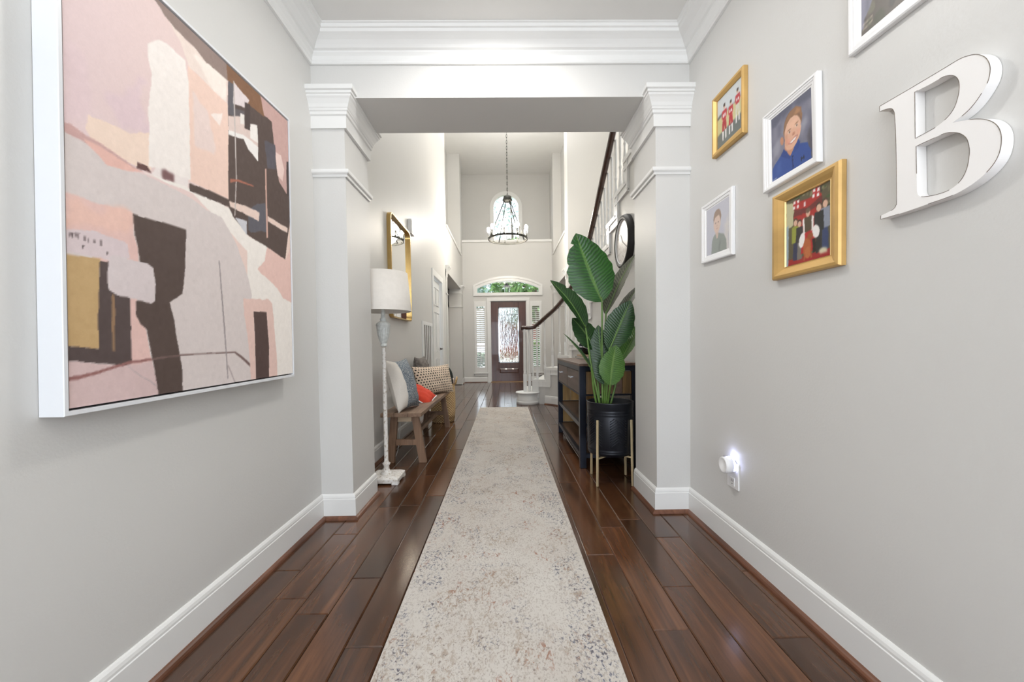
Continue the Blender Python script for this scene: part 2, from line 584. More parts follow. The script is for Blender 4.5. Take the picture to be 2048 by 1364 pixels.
# front wall with openings: door, sidelights, arched transom; upper recess with arched window
DX0, DX1, DZ = -.405, .565, 2.235
SLL, SLR = (-.835, -.56), (.705, .975)
SZ0, SZ1 = .30, 2.20
def arch_poly(x0, x1, z0, ze, za, n=24):
    """flat-arched outline (counter-clockwise): bottom edge, ends rise to ze, crown at za"""
    cx, w, h = (x0 + x1) / 2, (x1 - x0) / 2, za - ze
    r = (w * w + h * h) / (2 * h)
    cz = za - r
    pts = [(x0, z0), (x1, z0)]
    for i in range(n + 1):
        x = x1 + (x0 - x1) * i / n
        pts.append((x, cz + math.sqrt(max(r * r - (x - cx) ** 2, 0))))
    return pts
def plate_with_holes(x0, x1, z0, z1, y0, y1, holes):
    """wall plate in XZ cut by outline holes, made with a boolean-free fill"""
    bm = bmesh.new()
    def loop(pts):
        vs = [bm.verts.new((p[0], y0, p[1])) for p in pts]
        return [bm.edges.new((vs[i], vs[(i + 1) % len(vs)])) for i in range(len(vs))]
    es = loop([(x0, z0), (x1, z0), (x1, z1), (x0, z1)])
    for h in holes:
        es += loop(h)
    r = bmesh.ops.triangle_fill(bm, use_beauty=True, use_dissolve=False, edges=es)
    fs = [g for g in r['geom'] if isinstance(g, bmesh.types.BMFace)]
    ex = bmesh.ops.extrude_face_region(bm, geom=fs)
    for v in [g for g in ex['geom'] if isinstance(g, bmesh.types.BMVert)]:
        v.co.y = y1
    o = MB()
    o.bm(bm)
    return o
TRX0, TRX1 = -.85, 1.0
trans = arch_poly(TRX0 + .02, TRX1 - .02, 2.43, 2.66, 2.89)
o = plate_with_holes(-1.75, 1.75, 0.0, 3.86, YF, YF + .16, [
    [(DX0 - .03, .001), (DX1 + .03, .001), (DX1 + .03, DZ + .03), (DX0 - .03, DZ + .03)],
    [(SLL[0], SZ0), (SLL[1], SZ0), (SLL[1], SZ1), (SLL[0], SZ1)],
    [(SLR[0], SZ0), (SLR[1], SZ0), (SLR[1], SZ1), (SLR[0], SZ1)], trans])
o.box(-1.75, -1.26, YF, 12.3, 3.86, FC).box(1.36, 1.75, YF, 12.3, 3.86, FC).box(-1.75, 1.75, YF + .16, 12.2, 3.74, 3.86)
o.build('wall_front', WALL, kind=ST)
WX, WR, WZ = .058, .43, 5.12
awin = [(WX - WR, 3.9), (WX + WR, 3.9)] + [(WX + WR * math.cos(a), WZ + WR * math.sin(a)) for a in [PI * i / 24 for i in range(25)]]
plate_with_holes(-1.5, 1.55, 3.86, FC, 12.05, 12.2, [awin]).build('wall_front_upper', WALL, kind=ST)
# ledges of the recess and niches
MB().box(-1.20, 1.33, YF - .028, YF + .1, 3.86, 3.925, .006).build('trim_1', TRIM, kind=ST)
MB().box(FXL - .30, FXL + .022, OPL0 + .02, 10.745, NZ, NZ + .05, .006).build('trim_2', TRIM, kind=ST)
MB().box(FXR2 - .022, FXR2 + .3, 8.64, 10.745, NZ, NZ + .05, .006).build('trim_3', TRIM, kind=ST)

# crown moulding of the hall
CR = [(0, -.157), (.014, -.157), (.018, -.152), (.018, -.140), (.020, -.136), (.026, -.118), (.030, -.112), (.036, -.104), (.038, -.096), (.050, -.090), (.060, -.078), (.076, -.062), (.094, -.050), (.108, -.042), (.112, -.028), (.120, -.024), (.122, -.008), (.130, -.004), (.130, 0), (0, 0)]
MB().run(CR, (HXL, YB, HC), (HXL, YH0, HC), (1, 0, 0), 0, -1).build('trim_4', TRIM, kind=ST)
MB().run(CR, (HXR, YB, HC), (HXR, YH0, HC), (-1, 0, 0), 0, -1).build('trim_5', TRIM, kind=ST)
MB().run(CR, (HXL, YH0, HC), (HXR, YH0, HC), (0, -1, 0), 1, -1).build('trim_6', TRIM, kind=ST)

# pilasters of the cased opening
CAP = [(0, 0), (.016, 0), (.016, .070), (.024, .076), (.024, .092), (.030, .098), (.030, .106), (.034, .112), (.040, .128), (.052, .150), (.060, .160), (.062, .170), (.068, .173), (.068, .186), (.078, .190), (.078, .215), (0, .215)]
AST = [(0, 0), (.010, 0), (.012, .012), (.022, .020), (.024, .026), (.024, .040), (0, .040)]
def wrap(prof, x_in, x_out, z, sgn, name, parent, y0=YH0, y1=YH1):
    """moulding across the front face and along the opening face of a pilaster"""
    b = MB()
    xw = x_out
    b.run(prof, (xw, y0, z), (x_in, y0, z), (0, -1, 0), 0, 1)
    b.run(prof, (x_in, y0, z), (x_in, y1, z), (sgn, 0, 0), -1, 1)
    b.run(prof, (x_in, y1, z), (xw, y1, z), (0, 1, 0), -1, 0)
    return b.build(name, TRIM, parent)
PXL, PXR = -.93, .905
for i, (xi, xo, sg) in enumerate(((PXL, HXL, 1), (PXR, HXR, -1))):
    p = MB().box(min(xi, xo), max(xi, xo), YH0, YH1, 0, ZS).build('trim_%d' % (7 + i), TRIM if False else WALL, kind=ST)
    f = MB().box(min(xi, xo) , max(xi, xo), YH0 - .004, YH0, .15, ZS - .1).build('face_board', WALL, p)
    wrap(CAP, xi, xo, 2.308, sg, 'capital', p)
    wrap(AST, xi, xo, 2.03, sg, 'astragal', p)

# baseboards and quarter rounds
BB = [(0, 0), (.016, 0), (.016, .119), (.0135, .122), (.0135, .130), (.011, .140), (.006, .147), (.003, .150), (0, .150)]
QR = [(.016, 0)] + [(.016 + .02 * math.cos(a), .02 * math.sin(a)) for a in (0, .4, .8, 1.2, PI / 2)]
def skirting(name, p0, p1, out, m0=0, m1=0, qr=True):
    o = MB().run(BB, (*p0, .0), (*p1, .0), (*out, 0), m0, m1).build(name, TRIM, kind=ST)
    if qr:
        MB().run(QR, (*p0, 0), (*p1, 0), (*out, 0), m0, m1).build('quarter_round', QRWOOD, o)
    return o
skirting('baseboard_left', (HXL, YB), (HXL, YH0), (1, 0), 0, -1)
skirting('baseboard_right', (HXR, YB), (HXR, YH0), (-1, 0), 0, -1)
skirting('baseboard_pilaster_left', (HXL, YH0), (PXL, YH0), (0, -1), 1, 1)
skirting('baseboard_opening_left', (PXL, YH0), (PXL, YH1), (1, 0), -1, 0)
skirting('baseboard_pilaster_right', (HXR, YH0), (PXR, YH0), (0, -1), 1, 1)
skirting('baseboard_opening_right', (PXR, YH0), (PXR, YH1), (-1, 0), -1, 0)
skirting('baseboard_foyer_left', (FXL, YH1), (FXL, 6.40), (1, 0))
skirting('baseboard_foyer_left_far', (FXL, 7.50), (FXL, OPL0), (1, 0))
skirting('baseboard_foyer_left_corner', (FXL, OPL1), (FXL, YF), (1, 0), 0, -1)
skirting('baseboard_front_left', (FXL, YF), (DX0 - .12, YF), (0, -1), 1, 0)
skirting('baseboard_front_right', (DX1 + .12, YF), (FXR2, YF), (0, -1), 0, -1)
skirting('baseboard_foyer_right', (FXR2, OPR1), (FXR2, YF), (-1, 0), 0, -1)

# capitals on the passage openings of the foyer
def side_capital(nm, X, sg, ya, yb, y_open, dirn):
    """pilaster cap returned onto the opening face; dirn +1 when the opening lies towards +Y"""
    p = MB().box(min(X, X + sg * .012), max(X, X + sg * .012), ya, yb, .15, ZO + .02).build(nm, WALL, kind=ST)
    for prof, z, n in ((CAP, ZO - .12, 'capital'), (AST, 2.03, 'astragal')):
        b = MB()
        ys = ya if dirn > 0 else yb
        b.run(prof, (X, ys, z), (X, y_open, z), (sg, 0, 0), 0, dirn if dirn > 0 else 1)
        b.run(prof, (X, y_open, z), (X - sg * .3, y_open, z), (0, dirn, 0), -1, 0)
        b.build(n, TRIM, p)
side_capital('trim_9', FXL, 1, OPL0 - .17, OPL0, OPL0, 1)
side_capital('trim_10', FXL, 1, OPL1, OPL1 + .30, OPL1, -1)
side_capital('trim_11', FXR2, -1, OPR0 - .17, OPR0, OPR0, 1)
side_capital('trim_12', FXR2, -1, OPR1, OPR1 + .30, OPR1, -1)
# cased doorway seen edge-on inside the left passage
b = MB()
b.box(FXL - .40, FXL - .28, OPL1 + .02, OPL1 + .10, 0, 2.14).box(FXL - .75, FXL - .28, OPL1 + .02, OPL1 + .10, 2.05, 2.14)
b.build('trim_13', TRIM, kind=ST)
b = MB()
b.box(FXR2 + .33, FXR2 + .45, OPR1 - .02, OPR1 + .04, 0, 2.14)
b.build('trim_14', TRIM, kind=ST)

# ------------------------------------------------------------------ front door (door_1)
d1 = MB()
st = .20
d1.box(DX0, DX0 + st, YF + .04, YF + .085, .02, DZ, .004).box(DX1 - st, DX1, YF + .04, YF + .085, .02, DZ, .004)
GX0, GX1, GZ0, GZ1 = DX0 + st, DX1 - st, .53, 2.075
d1.box(GX0, GX1, YF + .04, YF + .085, GZ1, DZ).box(GX0, GX1, YF + .04, YF + .085, .40, GZ0).box(GX0, GX1, YF + .04, YF + .085, .02, .22).box(GX0, GX1, YF + .055, YF + .075, .22, .40)
door1 = d1.build('door_1', DOORWOOD, kind=ST)
b = MB()
b.hexa([(GX0 + .02, YF + .056, .24), (GX1 - .02, YF + .056, .24), (GX1 - .02, YF + .056, .38), (GX0 + .02, YF + .056, .38)], [(GX0 + .05, YF + .044, .27), (GX1 - .05, YF + .044, .27), (GX1 - .05, YF + .044, .35), (GX0 + .05, YF + .044, .35)])
b.build('raised_panel', DOORWOOD, door1)
MB().box(GX0, GX1, YF + .060, YF + .066, GZ0, GZ1).build('glass_pane', GLASS_W, door1)
b = MB()
w = .028
b.box(GX0, GX0 + w, YF + .05, YF + .058, GZ0, GZ1).box(GX1 - w, GX1, YF + .05, YF + .058, GZ0, GZ1).box(GX0, GX1, YF + .05, YF + .058, GZ1 - w, GZ1).box(GX0, GX1, YF + .05, YF + .058, GZ0, GZ0 + w)
b.build('bevelled_border', mat('bevelled_glass_border', (206, 214, 220), .08, .6, var=.1, vscale=30), door1)
b = MB()
for k in range(1, 6):
    x = GX0 + w + (GX1 - GX0 - 2 * w) * k / 6
    b.box(x - .004, x + .004, YF + .052, YF + .060, GZ0 + w, 1.86)
b.box(GX0 + w, GX1 - w, YF + .052, YF + .060, 1.86, 1.87)
for k in range(3):
    x = GX0 + w + (GX1 - GX0 - 2 * w) * (k + .5) / 3
    b.tube([(x - .07, YF + .056, 1.87), (x - .05, YF + .056, 1.96), (x, YF + .056, 2.03), (x + .05, YF + .056, 1.96), (x + .07, YF + .056, 1.87)], .004, 5)
b.build('lead_came', PEWTER, door1)
b = MB()
b.lathe([(.012, 0), (.012, -.05), (.03, -.055), (.032, -.075), (.02, -.09), (0, -.092)], (DX1 - .07, YF + .04, .98), 12, 'Y')
b.build('door_knob', BRONZE, door1)
b = MB()
b.box(DX0 - .105, DX0 - .012, YF - .022, YF + .03, 0, DZ + .012, .004).box(DX1 + .012, DX1 + .105, YF - .022, YF + .03, 0, DZ + .012, .004).box(DX0 - .105, DX1 + .105, YF - .022, YF + .03, DZ + .012, DZ + .10, .004)
b.box(DX0 - .03, DX0 - .002, YF, YF + .15, 0, DZ + .028).box(DX1 + .002, DX1 + .03, YF, YF + .15, 0, DZ + .028).box(DX0 - .03, DX1 + .03, YF, YF + .15, DZ + .002, DZ + .028)
b.build('door_casing', TRIM, door1)
MB().box(DX0 - .02, DX1 + .02, YF - .04, YF + .15, 0, .018, .004).build('threshold', mat('oak_threshold', (176, 140, 98), .4), door1)

# transom (window_1)
def frame_ring(outer, inner, y0, y1):
    b = MB()
    n = len(outer)
    vs = [(p[0], y0, p[1]) for p in outer] + [(p[0], y0, p[1]) for p in inner] + [(p[0], y1, p[1]) for p in outer] + [(p[0], y1, p[1]) for p in inner]
    fs = []
    for i in range(n):
        j = (i + 1) % n
        fs += [(i, j, n + j, n + i), (2 * n + i, 3 * n + i, 3 * n + j, 2 * n + j), (i, 2 * n + i, 2 * n + j, j), (n + i, n + j, 3 * n + j, 3 * n + i)]
    b.add(vs, fs)
    return b
w1 = frame_ring(arch_poly(TRX0 - .02, TRX1 + .02, 2.40, 2.68, 2.915), arch_poly(TRX0 + .075, TRX1 - .075, 2.478, 2.60, 2.80), YF - .02, YF + .10).build('window_1', TRIM, kind=ST)
frame_ring(arch_poly(TRX0 - .03, TRX1 + .03, 2.39, 2.69, 2.93), arch_poly(TRX0 + .02, TRX1 - .02, 2.425, 2.655, 2.87), YF - .034, YF - .018).build('outer_casing', TRIM, w1)
b = MB()
b.prism(arch_poly(TRX0 + .07, TRX1 - .07, 2.47, 2.60, 2.81), lambda p: (p[0], YF + .04, p[1]), lambda p: (p[0], YF + .046, p[1]))
b.build('glass_pane', GLASS, w1)

# sidelights with shutters (window_2, window_3)
def sidelight(nm, x0, x1, open_below):
    w = MB()
    a = .028
    w.box(x0 - a, x0 + .03, YF - .02, YF + .08, SZ0 - .03, SZ1 + .04, .003).box(x1 - .03, x1 + a, YF - .02, YF + .08, SZ0 - .03, SZ1 + .04, .003)
    w.box(x0 + .03, x1 - .03, YF - .02, YF + .08, SZ1 - .10, SZ1 + .04).box(x0 + .03, x1 - .03, YF - .02, YF + .08, SZ0 - .03, SZ0 + .12).box(x0 + .03, x1 - .03, YF - .02, YF + .06, .99, 1.03)
    o = w.build(nm, TRIM, kind=ST)
    MB().box(x0 - .06, x1 + .06, YF - .05, YF + .02, SZ0 - .06, SZ0 - .03, .004).box(x0 - .04, x1 + .04, YF - .02, YF + .02, SZ0 - .12, SZ0 - .06, .004).build('window_sill', TRIM, o)
    MB().box(x0 + .01, x1 - .01, YF + .11, YF + .116, SZ0, SZ1).build('glass_pane', GLASS, o)
    MB().box((x0 + x1) / 2 - .005, (x0 + x1) / 2 + .005, YF - .014, YF - .004, .50, 1.95).build('tilt_rod', TRIM, o)
    z = SZ0 + .15
    me = None
    while z < SZ1 - .12:
        if not (.95 < z < 1.06):
            ang = math.radians(20 if z < .95 else open_below)
            c = MB()
            hw = .030
            dy, dz = hw * math.cos(ang), hw * math.sin(ang)
            c.hexa([(x0 + .031, YF + .035 - dy, z - dz), (x1 - .031, YF + .035 - dy, z - dz), (x1 - .031, YF + .035 + dy, z + dz), (x0 + .031, YF + .035 + dy, z + dz)],
                   [(x0 + .031, YF + .035 - dy, z - dz + .007), (x1 - .031, YF + .035 - dy, z - dz + .007), (x1 - .031, YF + .035 + dy, z + dz + .007), (x0 + .031, YF + .035 + dy, z + dz + .007)])
            c.build('slat', TRIM, o)
        z += .055
    return o
sidelight('window_2', *SLL, 48)
sidelight('window_3', *SLR, 22)

# upper arched window (window_4)
def awp(r, z0):
    return [(WX - r, z0), (WX + r, z0)] + [(WX + r * math.cos(a), WZ + r * math.sin(a)) for a in [PI * i / 24 for i in range(25)]]
w4 = frame_ring(awp(WR + .05, 3.87), awp(WR - .06, 3.97), 12.02, 12.15).build('window_4', TRIM, kind=ST)
MB().prism(awp(WR - .05, 3.96), lambda p: (p[0], 12.10, p[1]), lambda p: (p[0], 12.106, p[1])).build('glass_pane', GLASS, w4)

# six-panel door on the left wall (door_2)
y0, y1 = 6.53, 7.36
d = MB()
xs = FXL - .035
d.box(xs - .035, xs, y0, y1, .01, 2.16)
door2 = d.build('door_2', TRIM, kind=ST)
pw = (y1 - y0 - .12 * 2 - .09) / 2
for r0, r1 in ((.24, .80), (.94, 1.60), (1.74, 2.02)):
    for k in range(2):
        a = y0 + .12 + k * (pw + .09)
        b = MB()
        b.hexa([(xs, a, r0), (xs, a + pw, r0), (xs, a + pw, r1), (xs, a, r1)], [(xs + .004, a + .03, r0 + .03), (xs + .004, a + pw - .03, r0 + .03), (xs + .004, a + pw - .03, r1 - .03), (xs + .004, a + .03, r1 - .03)])
        for e in ((a - .014, a, r0 - .014, r1 + .014), (a + pw, a + pw + .014, r0 - .014, r1 + .014), (a, a + pw, r0 - .014, r0), (a, a + pw, r1, r1 + .014)):
            b.box(xs, xs + .011, *e)
        b.build('panel', TRIM, door2)
b = MB()
b.box(FXL - .07, FXL + .02, 6.41, 6.515, 0, 2.175, .004).box(FXL - .07, FXL + .02, 7.375, 7.48, 0, 2.175, .004).box(FXL - .07, FXL + .02, 6.41, 7.48, 2.175, 2.275, .004)
b.build('door_casing', TRIM, door2)
b = MB()
b.lathe([(.028, 0), (.028, .008), (.012, .012), (.012, .05)], (xs, y1 - .07, .975), 12, 'X').bar((xs + .045, y1 - .07, .975), (xs + .05, y1 - .17, .97), .018, .014)
b.build('lever_handle', BRONZE, door2)
for z in (.25, 1.08, 1.90):
    MB().box(xs, xs + .012, y0 - .012, y0 + .03, z - .05, z + .05).build('hinge', STEEL, door2)
# ------------------------------------------------------------------ staircase
PATH = [Vector(p) for p in ((.46, 6.94), (.62, 6.89), (.81, 6.72), (.97, 6.42), (1.08, 6.05), (1.13, 5.65), (1.14, 5.25), (1.14, 2.795))]
# smooth the bend
def catmull(pts, m=8):
    P = [pts[0] * 2 - pts[1]] + list(pts) + [pts[-1] * 2 - pts[-2]]
    out = []
    for i in range(1, len(P) - 2):
        for k in range(m):
            t = k / m
            a, b_, c_, d_ = P[i - 1], P[i], P[i + 1], P[i + 2]
            out.append(.5 * ((2 * b_) + (c_ - a) * t + (2 * a - 5 * b_ + 4 * c_ - d_) * t * t + (3 * b_ - a - 3 * c_ + d_) * t ** 3))
    return out + [P[-2]]
FP = catmull(PATH[:7], 8) + [PATH[7]]
cum = [0]
for i in range(1, len(FP)):
    cum.append(cum[-1] + (FP[i] - FP[i - 1]).length)
def at_s(s):
    s = max(0, min(s, cum[-1] - 1e-6))
    for i in range(1, len(cum)):
        if s <= cum[i]:
            t = (s - cum[i - 1]) / (cum[i] - cum[i - 1])
            d = (FP[i] - FP[i - 1]).normalized()
            return FP[i - 1].lerp(FP[i], t), d
RISE = .212
S_STR = 5.25
s_at_tip = cum[-1] - (4.33 - 2.795) - .40
def s_of(k):
    """where the riser of step k stands along the stringer (k = 2 is the first step after the bullnose)"""
    if k <= 2:
        return 0.0
    if k <= 3:
        return .24 * (k - 2)
    if k <= 10:
        return .24 + (k - 3) * (s_at_tip - .24) / 7
    return s_at_tip + (k - 10) * .322
KMAX = 16
stair = empty('staircase', (.4, 6.94, 0), 'white curved staircase with turned balusters and dark wooden handrail at right', 'staircase')
def left_of(d):
    return Vector((-d.y, d.x)) if False else Vector((-d.y, d.x))
def P3(v, z):
    return (v.x, v.y, z)
STWALL = WALL
for k in range(2, KMAX + 1):
    s0, s1 = s_of(k), min(s_of(k + 1), cum[-1])
    if s0 >= cum[-1] - .02:
        break
    z = RISE * k
    n = 4
    ins, outs = [], []
    for i in range(n + 1):
        p, d = at_s(s0 - .025 + (s1 - s0 + .025) * i / n)
        l = Vector((-d.y, d.x))
        ins.append(p - l * .02)
        q = p + l * .98
        if k <= 3:
            q.y = min(q.y, 8.2)
        outs.append(Vector((min(q.x, 2.27), min(q.y, 8.23))))
    b = MB()
    vs = [P3(v, z) for v in ins] + [P3(v, z) for v in outs] + [P3(v, z - .03) for v in ins] + [P3(v, z - .03) for v in outs]
    m_ = n + 1
    fs = []
    for i in range(n):
        fs += [(i, i + 1, m_ + i + 1, m_ + i), (2 * m_ + i, 3 * m_ + i, 3 * m_ + i + 1, 2 * m_ + i + 1), (i, 2 * m_ + i, 2 * m_ + i + 1, i + 1), (m_ + i, m_ + i + 1, 3 * m_ + i + 1, 3 * m_ + i)]
    fs += [(0, m_, 3 * m_, 2 * m_), (n, 2 * m_ + n, 3 * m_ + n, m_ + n)]
    b.add(vs, fs)
    b.build('tread', TRIM, stair)
    p, d = at_s(s0)
    l = Vector((-d.y, d.x))
    q = p + l * .96
    q = Vector((min(q.x, 2.26), min(q.y, 8.22)))
    b = MB()
    a0, a1 = p + d * .005, q + d * .005
    e = d * .02
    b.hexa([P3(a0, z - RISE), P3(a1, z - RISE), P3(a1 + e, z - RISE), P3(a0 + e, z - RISE)], [P3(a0, z - .03), P3(a1, z - .03), P3(a1 + e, z - .03), P3(a0 + e, z - .03)])
    b.build('riser', TRIM, stair)
    # moulded skirt on the stringer: under the tread and down the riser
    b = MB()
    for (za, zb, th) in ((z - .115, z - .0302, .012), (z - .05, z - .0308, .022), (z - .125, z - .108, .0195)):
        pts = []
        for i in range(n + 1):
            pp, dd = at_s(s0 + (s1 - s0 + .10) * i / n)
            ll = Vector((-dd.y, dd.x))
            pts.append((pp - ll * th, pp))
        vs = []
        for A, Bq in pts:
            vs += [P3(A, za), P3(A, zb), P3(Bq, zb), P3(Bq, za)]
        fs = []
        for i in range(n):
            for j in range(4):
                fs.append((4 * i + j, 4 * i + (j + 1) % 4, 4 * i + 4 + (j + 1) % 4, 4 * i + 4 + j))
        fs += [(3, 2, 1, 0), (4 * n, 4 * n + 1, 4 * n + 2, 4 * n + 3)]
        b.add(vs, fs)
    for (sa, sb, th) in ((s0 + .0006, s0 + .10, .0133), (s0 + .084, s0 + .104, .0212)):
        pa, da = at_s(sa)
        pb, db = at_s(sb)
        la, lb = Vector((-da.y, da.x)), Vector((-db.y, db.x))
        zb_ = z - .12
        zt_ = z - .0312 - (.0006 if th > .02 else 0)
        b.hexa([P3(pa, z - RISE - .10), P3(pb, z - RISE - .10), P3(pb - lb * th, z - RISE - .10), P3(pa - la * th, z - RISE - .10)], [P3(pa, zt_), P3(pb, zt_), P3(pb - lb * th, zt_), P3(pa - la * th, zt_)])
    b.build('stringer_skirt', TRIM, stair)
# wall under the flight (follows the curve, stepped top)
b = MB()
K = 60
sb = sorted(set([cum[-1] * i / K for i in range(K + 1)] + [s_of(k) for k in range(2, KMAX + 1) if s_of(k) < cum[-1]]))
K = len(sb) - 1
pts = [at_s(v) for v in sb]
for i in range(K):
    sm = (sb[i] + sb[i + 1]) / 2
    k = 2
    while k < KMAX and s_of(k + 1) <= sm:
        k += 1
    z = RISE * k - .03
    (p, d), (q, d2) = pts[i], pts[i + 1]
    l, l2 = Vector((-d.y, d.x)), Vector((-d2.y, d2.x))
    b.hexa([P3(p, 0), P3(q, 0), P3(q + l2 * .08, 0), P3(p + l * .08, 0)], [P3(p, z), P3(q, z), P3(q + l2 * .08, z), P3(p + l * .08, z)])
b.build('wall_stair', WALL, kind=ST)
b = MB()
q_ = MB()
for i in range(K):
    (p, d), (q, d2) = pts[i], pts[i + 1]
    if sb[i] < .16:
        continue
    o = Vector((d.y, -d.x))
    b.run(BB, (p.x, p.y, 0), (q.x, q.y, 0), (o.x, o.y, 0))
    q_.run(QR, (p.x, p.y, 0), (q.x, q.y, 0), (o.x, o.y, 0))
sk = b.build('baseboard_stair', TRIM, kind=ST)
q_.build('quarter_round', QRWOOD, sk)
# bullnose starting step
BNC = (.37, 6.97)
b = MB()
b.lathe([(.19, 0), (.19, .10), (.182, .108), (.182, RISE - .03)], (*BNC, 0), 28)
b.build('starting_riser', TRIM, stair)
b = MB()
b.lathe([(.20, RISE - .03), (.212, RISE - .022), (.212, RISE - .006), (.205, RISE)], (*BNC, 0), 28)
b.box(.37, .60, 6.95, 7.9, RISE - .0295, RISE - .001)
b.build('starting_tread', TRIM, stair)
MB().lathe([(.192, 0), (.204, 0), (.200, .05), (.194, .06)], (*BNC, 0), 28).build('base_trim', TRIM, stair)
MB().box(.40, .60, 6.99, 7.88, 0, RISE - .03).build('starting_riser', TRIM, stair)

def rail_z(s):
    """rail height above the floor at stringer position s"""
    k = 2.0
    while k < KMAX + 4 and s_of(k + .25) <= s:
        k += .25
    # linear within the quarter step
    a, c_ = s_of(k), s_of(k + .25)
    kk = k + .25 * ((s - a) / max(c_ - a, 1e-6))
    return RISE * kk + .90
# a continuous version of s_of for fractions
_s_int = s_of
def s_of(k):
    a = math.floor(k)
    return _s_int(a) + (k - a) * (_s_int(a + 1) - _s_int(a))
def baluster(x, y, z0, z1, nm='baluster'):
    h = z1 - z0
    b = MB()
    w = .019
    b.box(x - w, x + w, y - w, y + w, z0, z0 + .24 * h)
    t = z0 + .24 * h
    L = h * .76
    prof = [(.015, 0), (.020, .012), (.020, .02), (.012, .03), (.018, .05), (.021, .10), (.019, .16), (.012, .26), (.010, .34), (.016, .37), (.016, .385), (.011, .40), (.013, .50), (.0145, .70), (.013, .85), (.0135, 1.0)]
    b.lathe([(r, t + f * L) for r, f in prof], (x, y, 0), 8)
    return b.build(nm, TRIM, stair)
rail = []
for x, y, z in ((.262, 6.99, 1.318), (.30, 7.0, 1.325), (.40, 7.005, 1.325), (.49, 7.0, 1.332)):
    rail.append((x, y, z))
NS = 40
for i in range(NS + 1):
    s = .10 + (cum[-1] - .12 - .10) * i / NS
    p, d = at_s(s)
    l = Vector((-d.y, d.x))
    q = p + l * .020
    w = min(1, i / 6)
    rail.append((q.x, q.y + (1 - w) * .04, rail_z(s) - .07 * min(1, s / 1.0) - .02 * (1 - w)))
b = MB()
b.tube(rail, .036, 10)
b.build('handrail', RAILWOOD, stair)
def newel(x, y, nm='newel_post', r=1.0):
    b = MB()
    z0, z1 = RISE, 1.30
    w = .030 * r
    b.box(x - w, x + w, y - w, y + w, z0, z0 + .30, .004)
    t = z0 + .30
    L = z1 - t
    b.lathe([(a * r, t + f * L) for a, f in ((.026, 0), (.028, .03), (.024, .05), (.027, .10), (.025, .5), (.022, .85), (.024, .93), (.030, .95), (.030, .97), (.022, 1.0))], (x, y, 0), 12)
    return b.build(nm, TRIM, stair)
newel(.325, 7.0)
newel(.405, 7.03, r=.8)
baluster(.47, 7.05, RISE, 1.31)
for k in range(2, KMAX + 1):
    for f in (.30, .80):
        s = s_of(k) + f * (s_of(k + 1) - s_of(k))
        if s > cum[-1] - .15:
            continue
        p, d = at_s(s)
        l = Vector((-d.y, d.x))
        q = p + l * .060
        zz = rail_z(s) - .07 * min(1, s / 1.0) - .028
        baluster(q.x, q.y, RISE * k, zz)

# ------------------------------------------------------------------ runner rug
m, nt, b = new_mat('distressed_runner_weave')
v = mapped(nt, (1, 1, 1))
vs_ = mapped(nt, (1.0, .75, 1))
sep = N(nt, 'ShaderNodeSeparateXYZ')
nt.links.new(v, sep.inputs[0])
speck = noise(nt, vs_, 92, 3, .7, .4)
speck2 = noise(nt, mapped(nt, (1, .5, 1), loc=(3, 5, 0)), 55, 4, .75, .8)
big = noise(nt, mapped(nt, (1, .8, 1), loc=(1.3, .2, 0)), 4.6, 3, .62, 1.0)
big2 = noise(nt, mapped(nt, (1, .8, 1), loc=(7.3, 4.2, 0)), 5.5, 3, .6, 1.0)
big3 = noise(nt, mapped(nt, (1, .8, 1), loc=(2.3, 9.2, 0)), 3.6, 3, .6, .8)
ax = math_(nt, 'ABSOLUTE', sep.outputs[0])
# border band between 0.24 and 0.37 from the centre line, ends likewise
bord = ramp(nt, math_(nt, 'DIVIDE', ax, .4), [(.58, (0, 0, 0)), (.63, (1, 1, 1)), (.92, (1, 1, 1)), (.95, (0, 0, 0))])
basec = ramp(nt, noise(nt, v, 2.2, 3), [(.3, lin((190, 184, 177))), (.7, lin((201, 197, 191)))])
def layer(c, spk, lo, hi, mask, mlo, mhi, colr, amt):
    a = ramp(nt, spk, [(lo, (0, 0, 0)), (hi, (1, 1, 1))])
    k = ramp(nt, mask, [(mlo, (0, 0, 0)), (mhi, (1, 1, 1))])
    return mix(nt, math_(nt, 'MULTIPLY', math_(nt, 'MULTIPLY', a, k), amt), c, lin(colr))
c = basec
bigb = math_(nt, 'ADD', math_(nt, 'SUBTRACT', big, .02), math_(nt, 'MULTIPLY', bord, .13))
fine = noise(nt, mapped(nt, (1.0, .55, 1), loc=(5, 1, 0)), 170, 2, .6, .3)
c = layer(c, fine, .52, .62, big, .20, .50, (150, 140, 130), .55)
c = layer(c, speck2, .50, .60, big3, .50, .62, (158, 143, 128), .8)
c = layer(c, speck, .53, .60, bigb, .50, .66, (112, 117, 132), .85)
c = layer(c, speck2, .55, .60, big2, .53, .66, (150, 104, 84), .85)
c = layer(c, speck, .575, .62, bigb, .55, .68, (76, 82, 102), .85)
c = layer(c, speck, .60, .64, big3, .30, .60, (122, 110, 104), .75)
weave = N(nt, 'ShaderNodeTexWave')
weave.inputs['Scale'].default_value = 160
nt.links.new(v, weave.inputs[0])
nt.links.new(c, b.inputs['Base Color'])
b.inputs['Roughness'].default_value = .95
b.inputs['Specular IOR Level'].default_value = .1
bump(nt, b, math_(nt, 'ADD', speck, math_(nt, 'MULTIPLY', weave.outputs['Fac'], .3)), .35, .003)
RUG = m
rug = MB()
rug.box(-.392, .392, -3.12, 3.12, .0005, .0085, .002)
o = rug.build('runner_rug', RUG, label='long cream distressed runner rug with faded blue and rust speckles on the dark floor', cat='rug')
o.location = (-.042, 3.44, 0)
o.rotation_euler = (0, 0, .002)

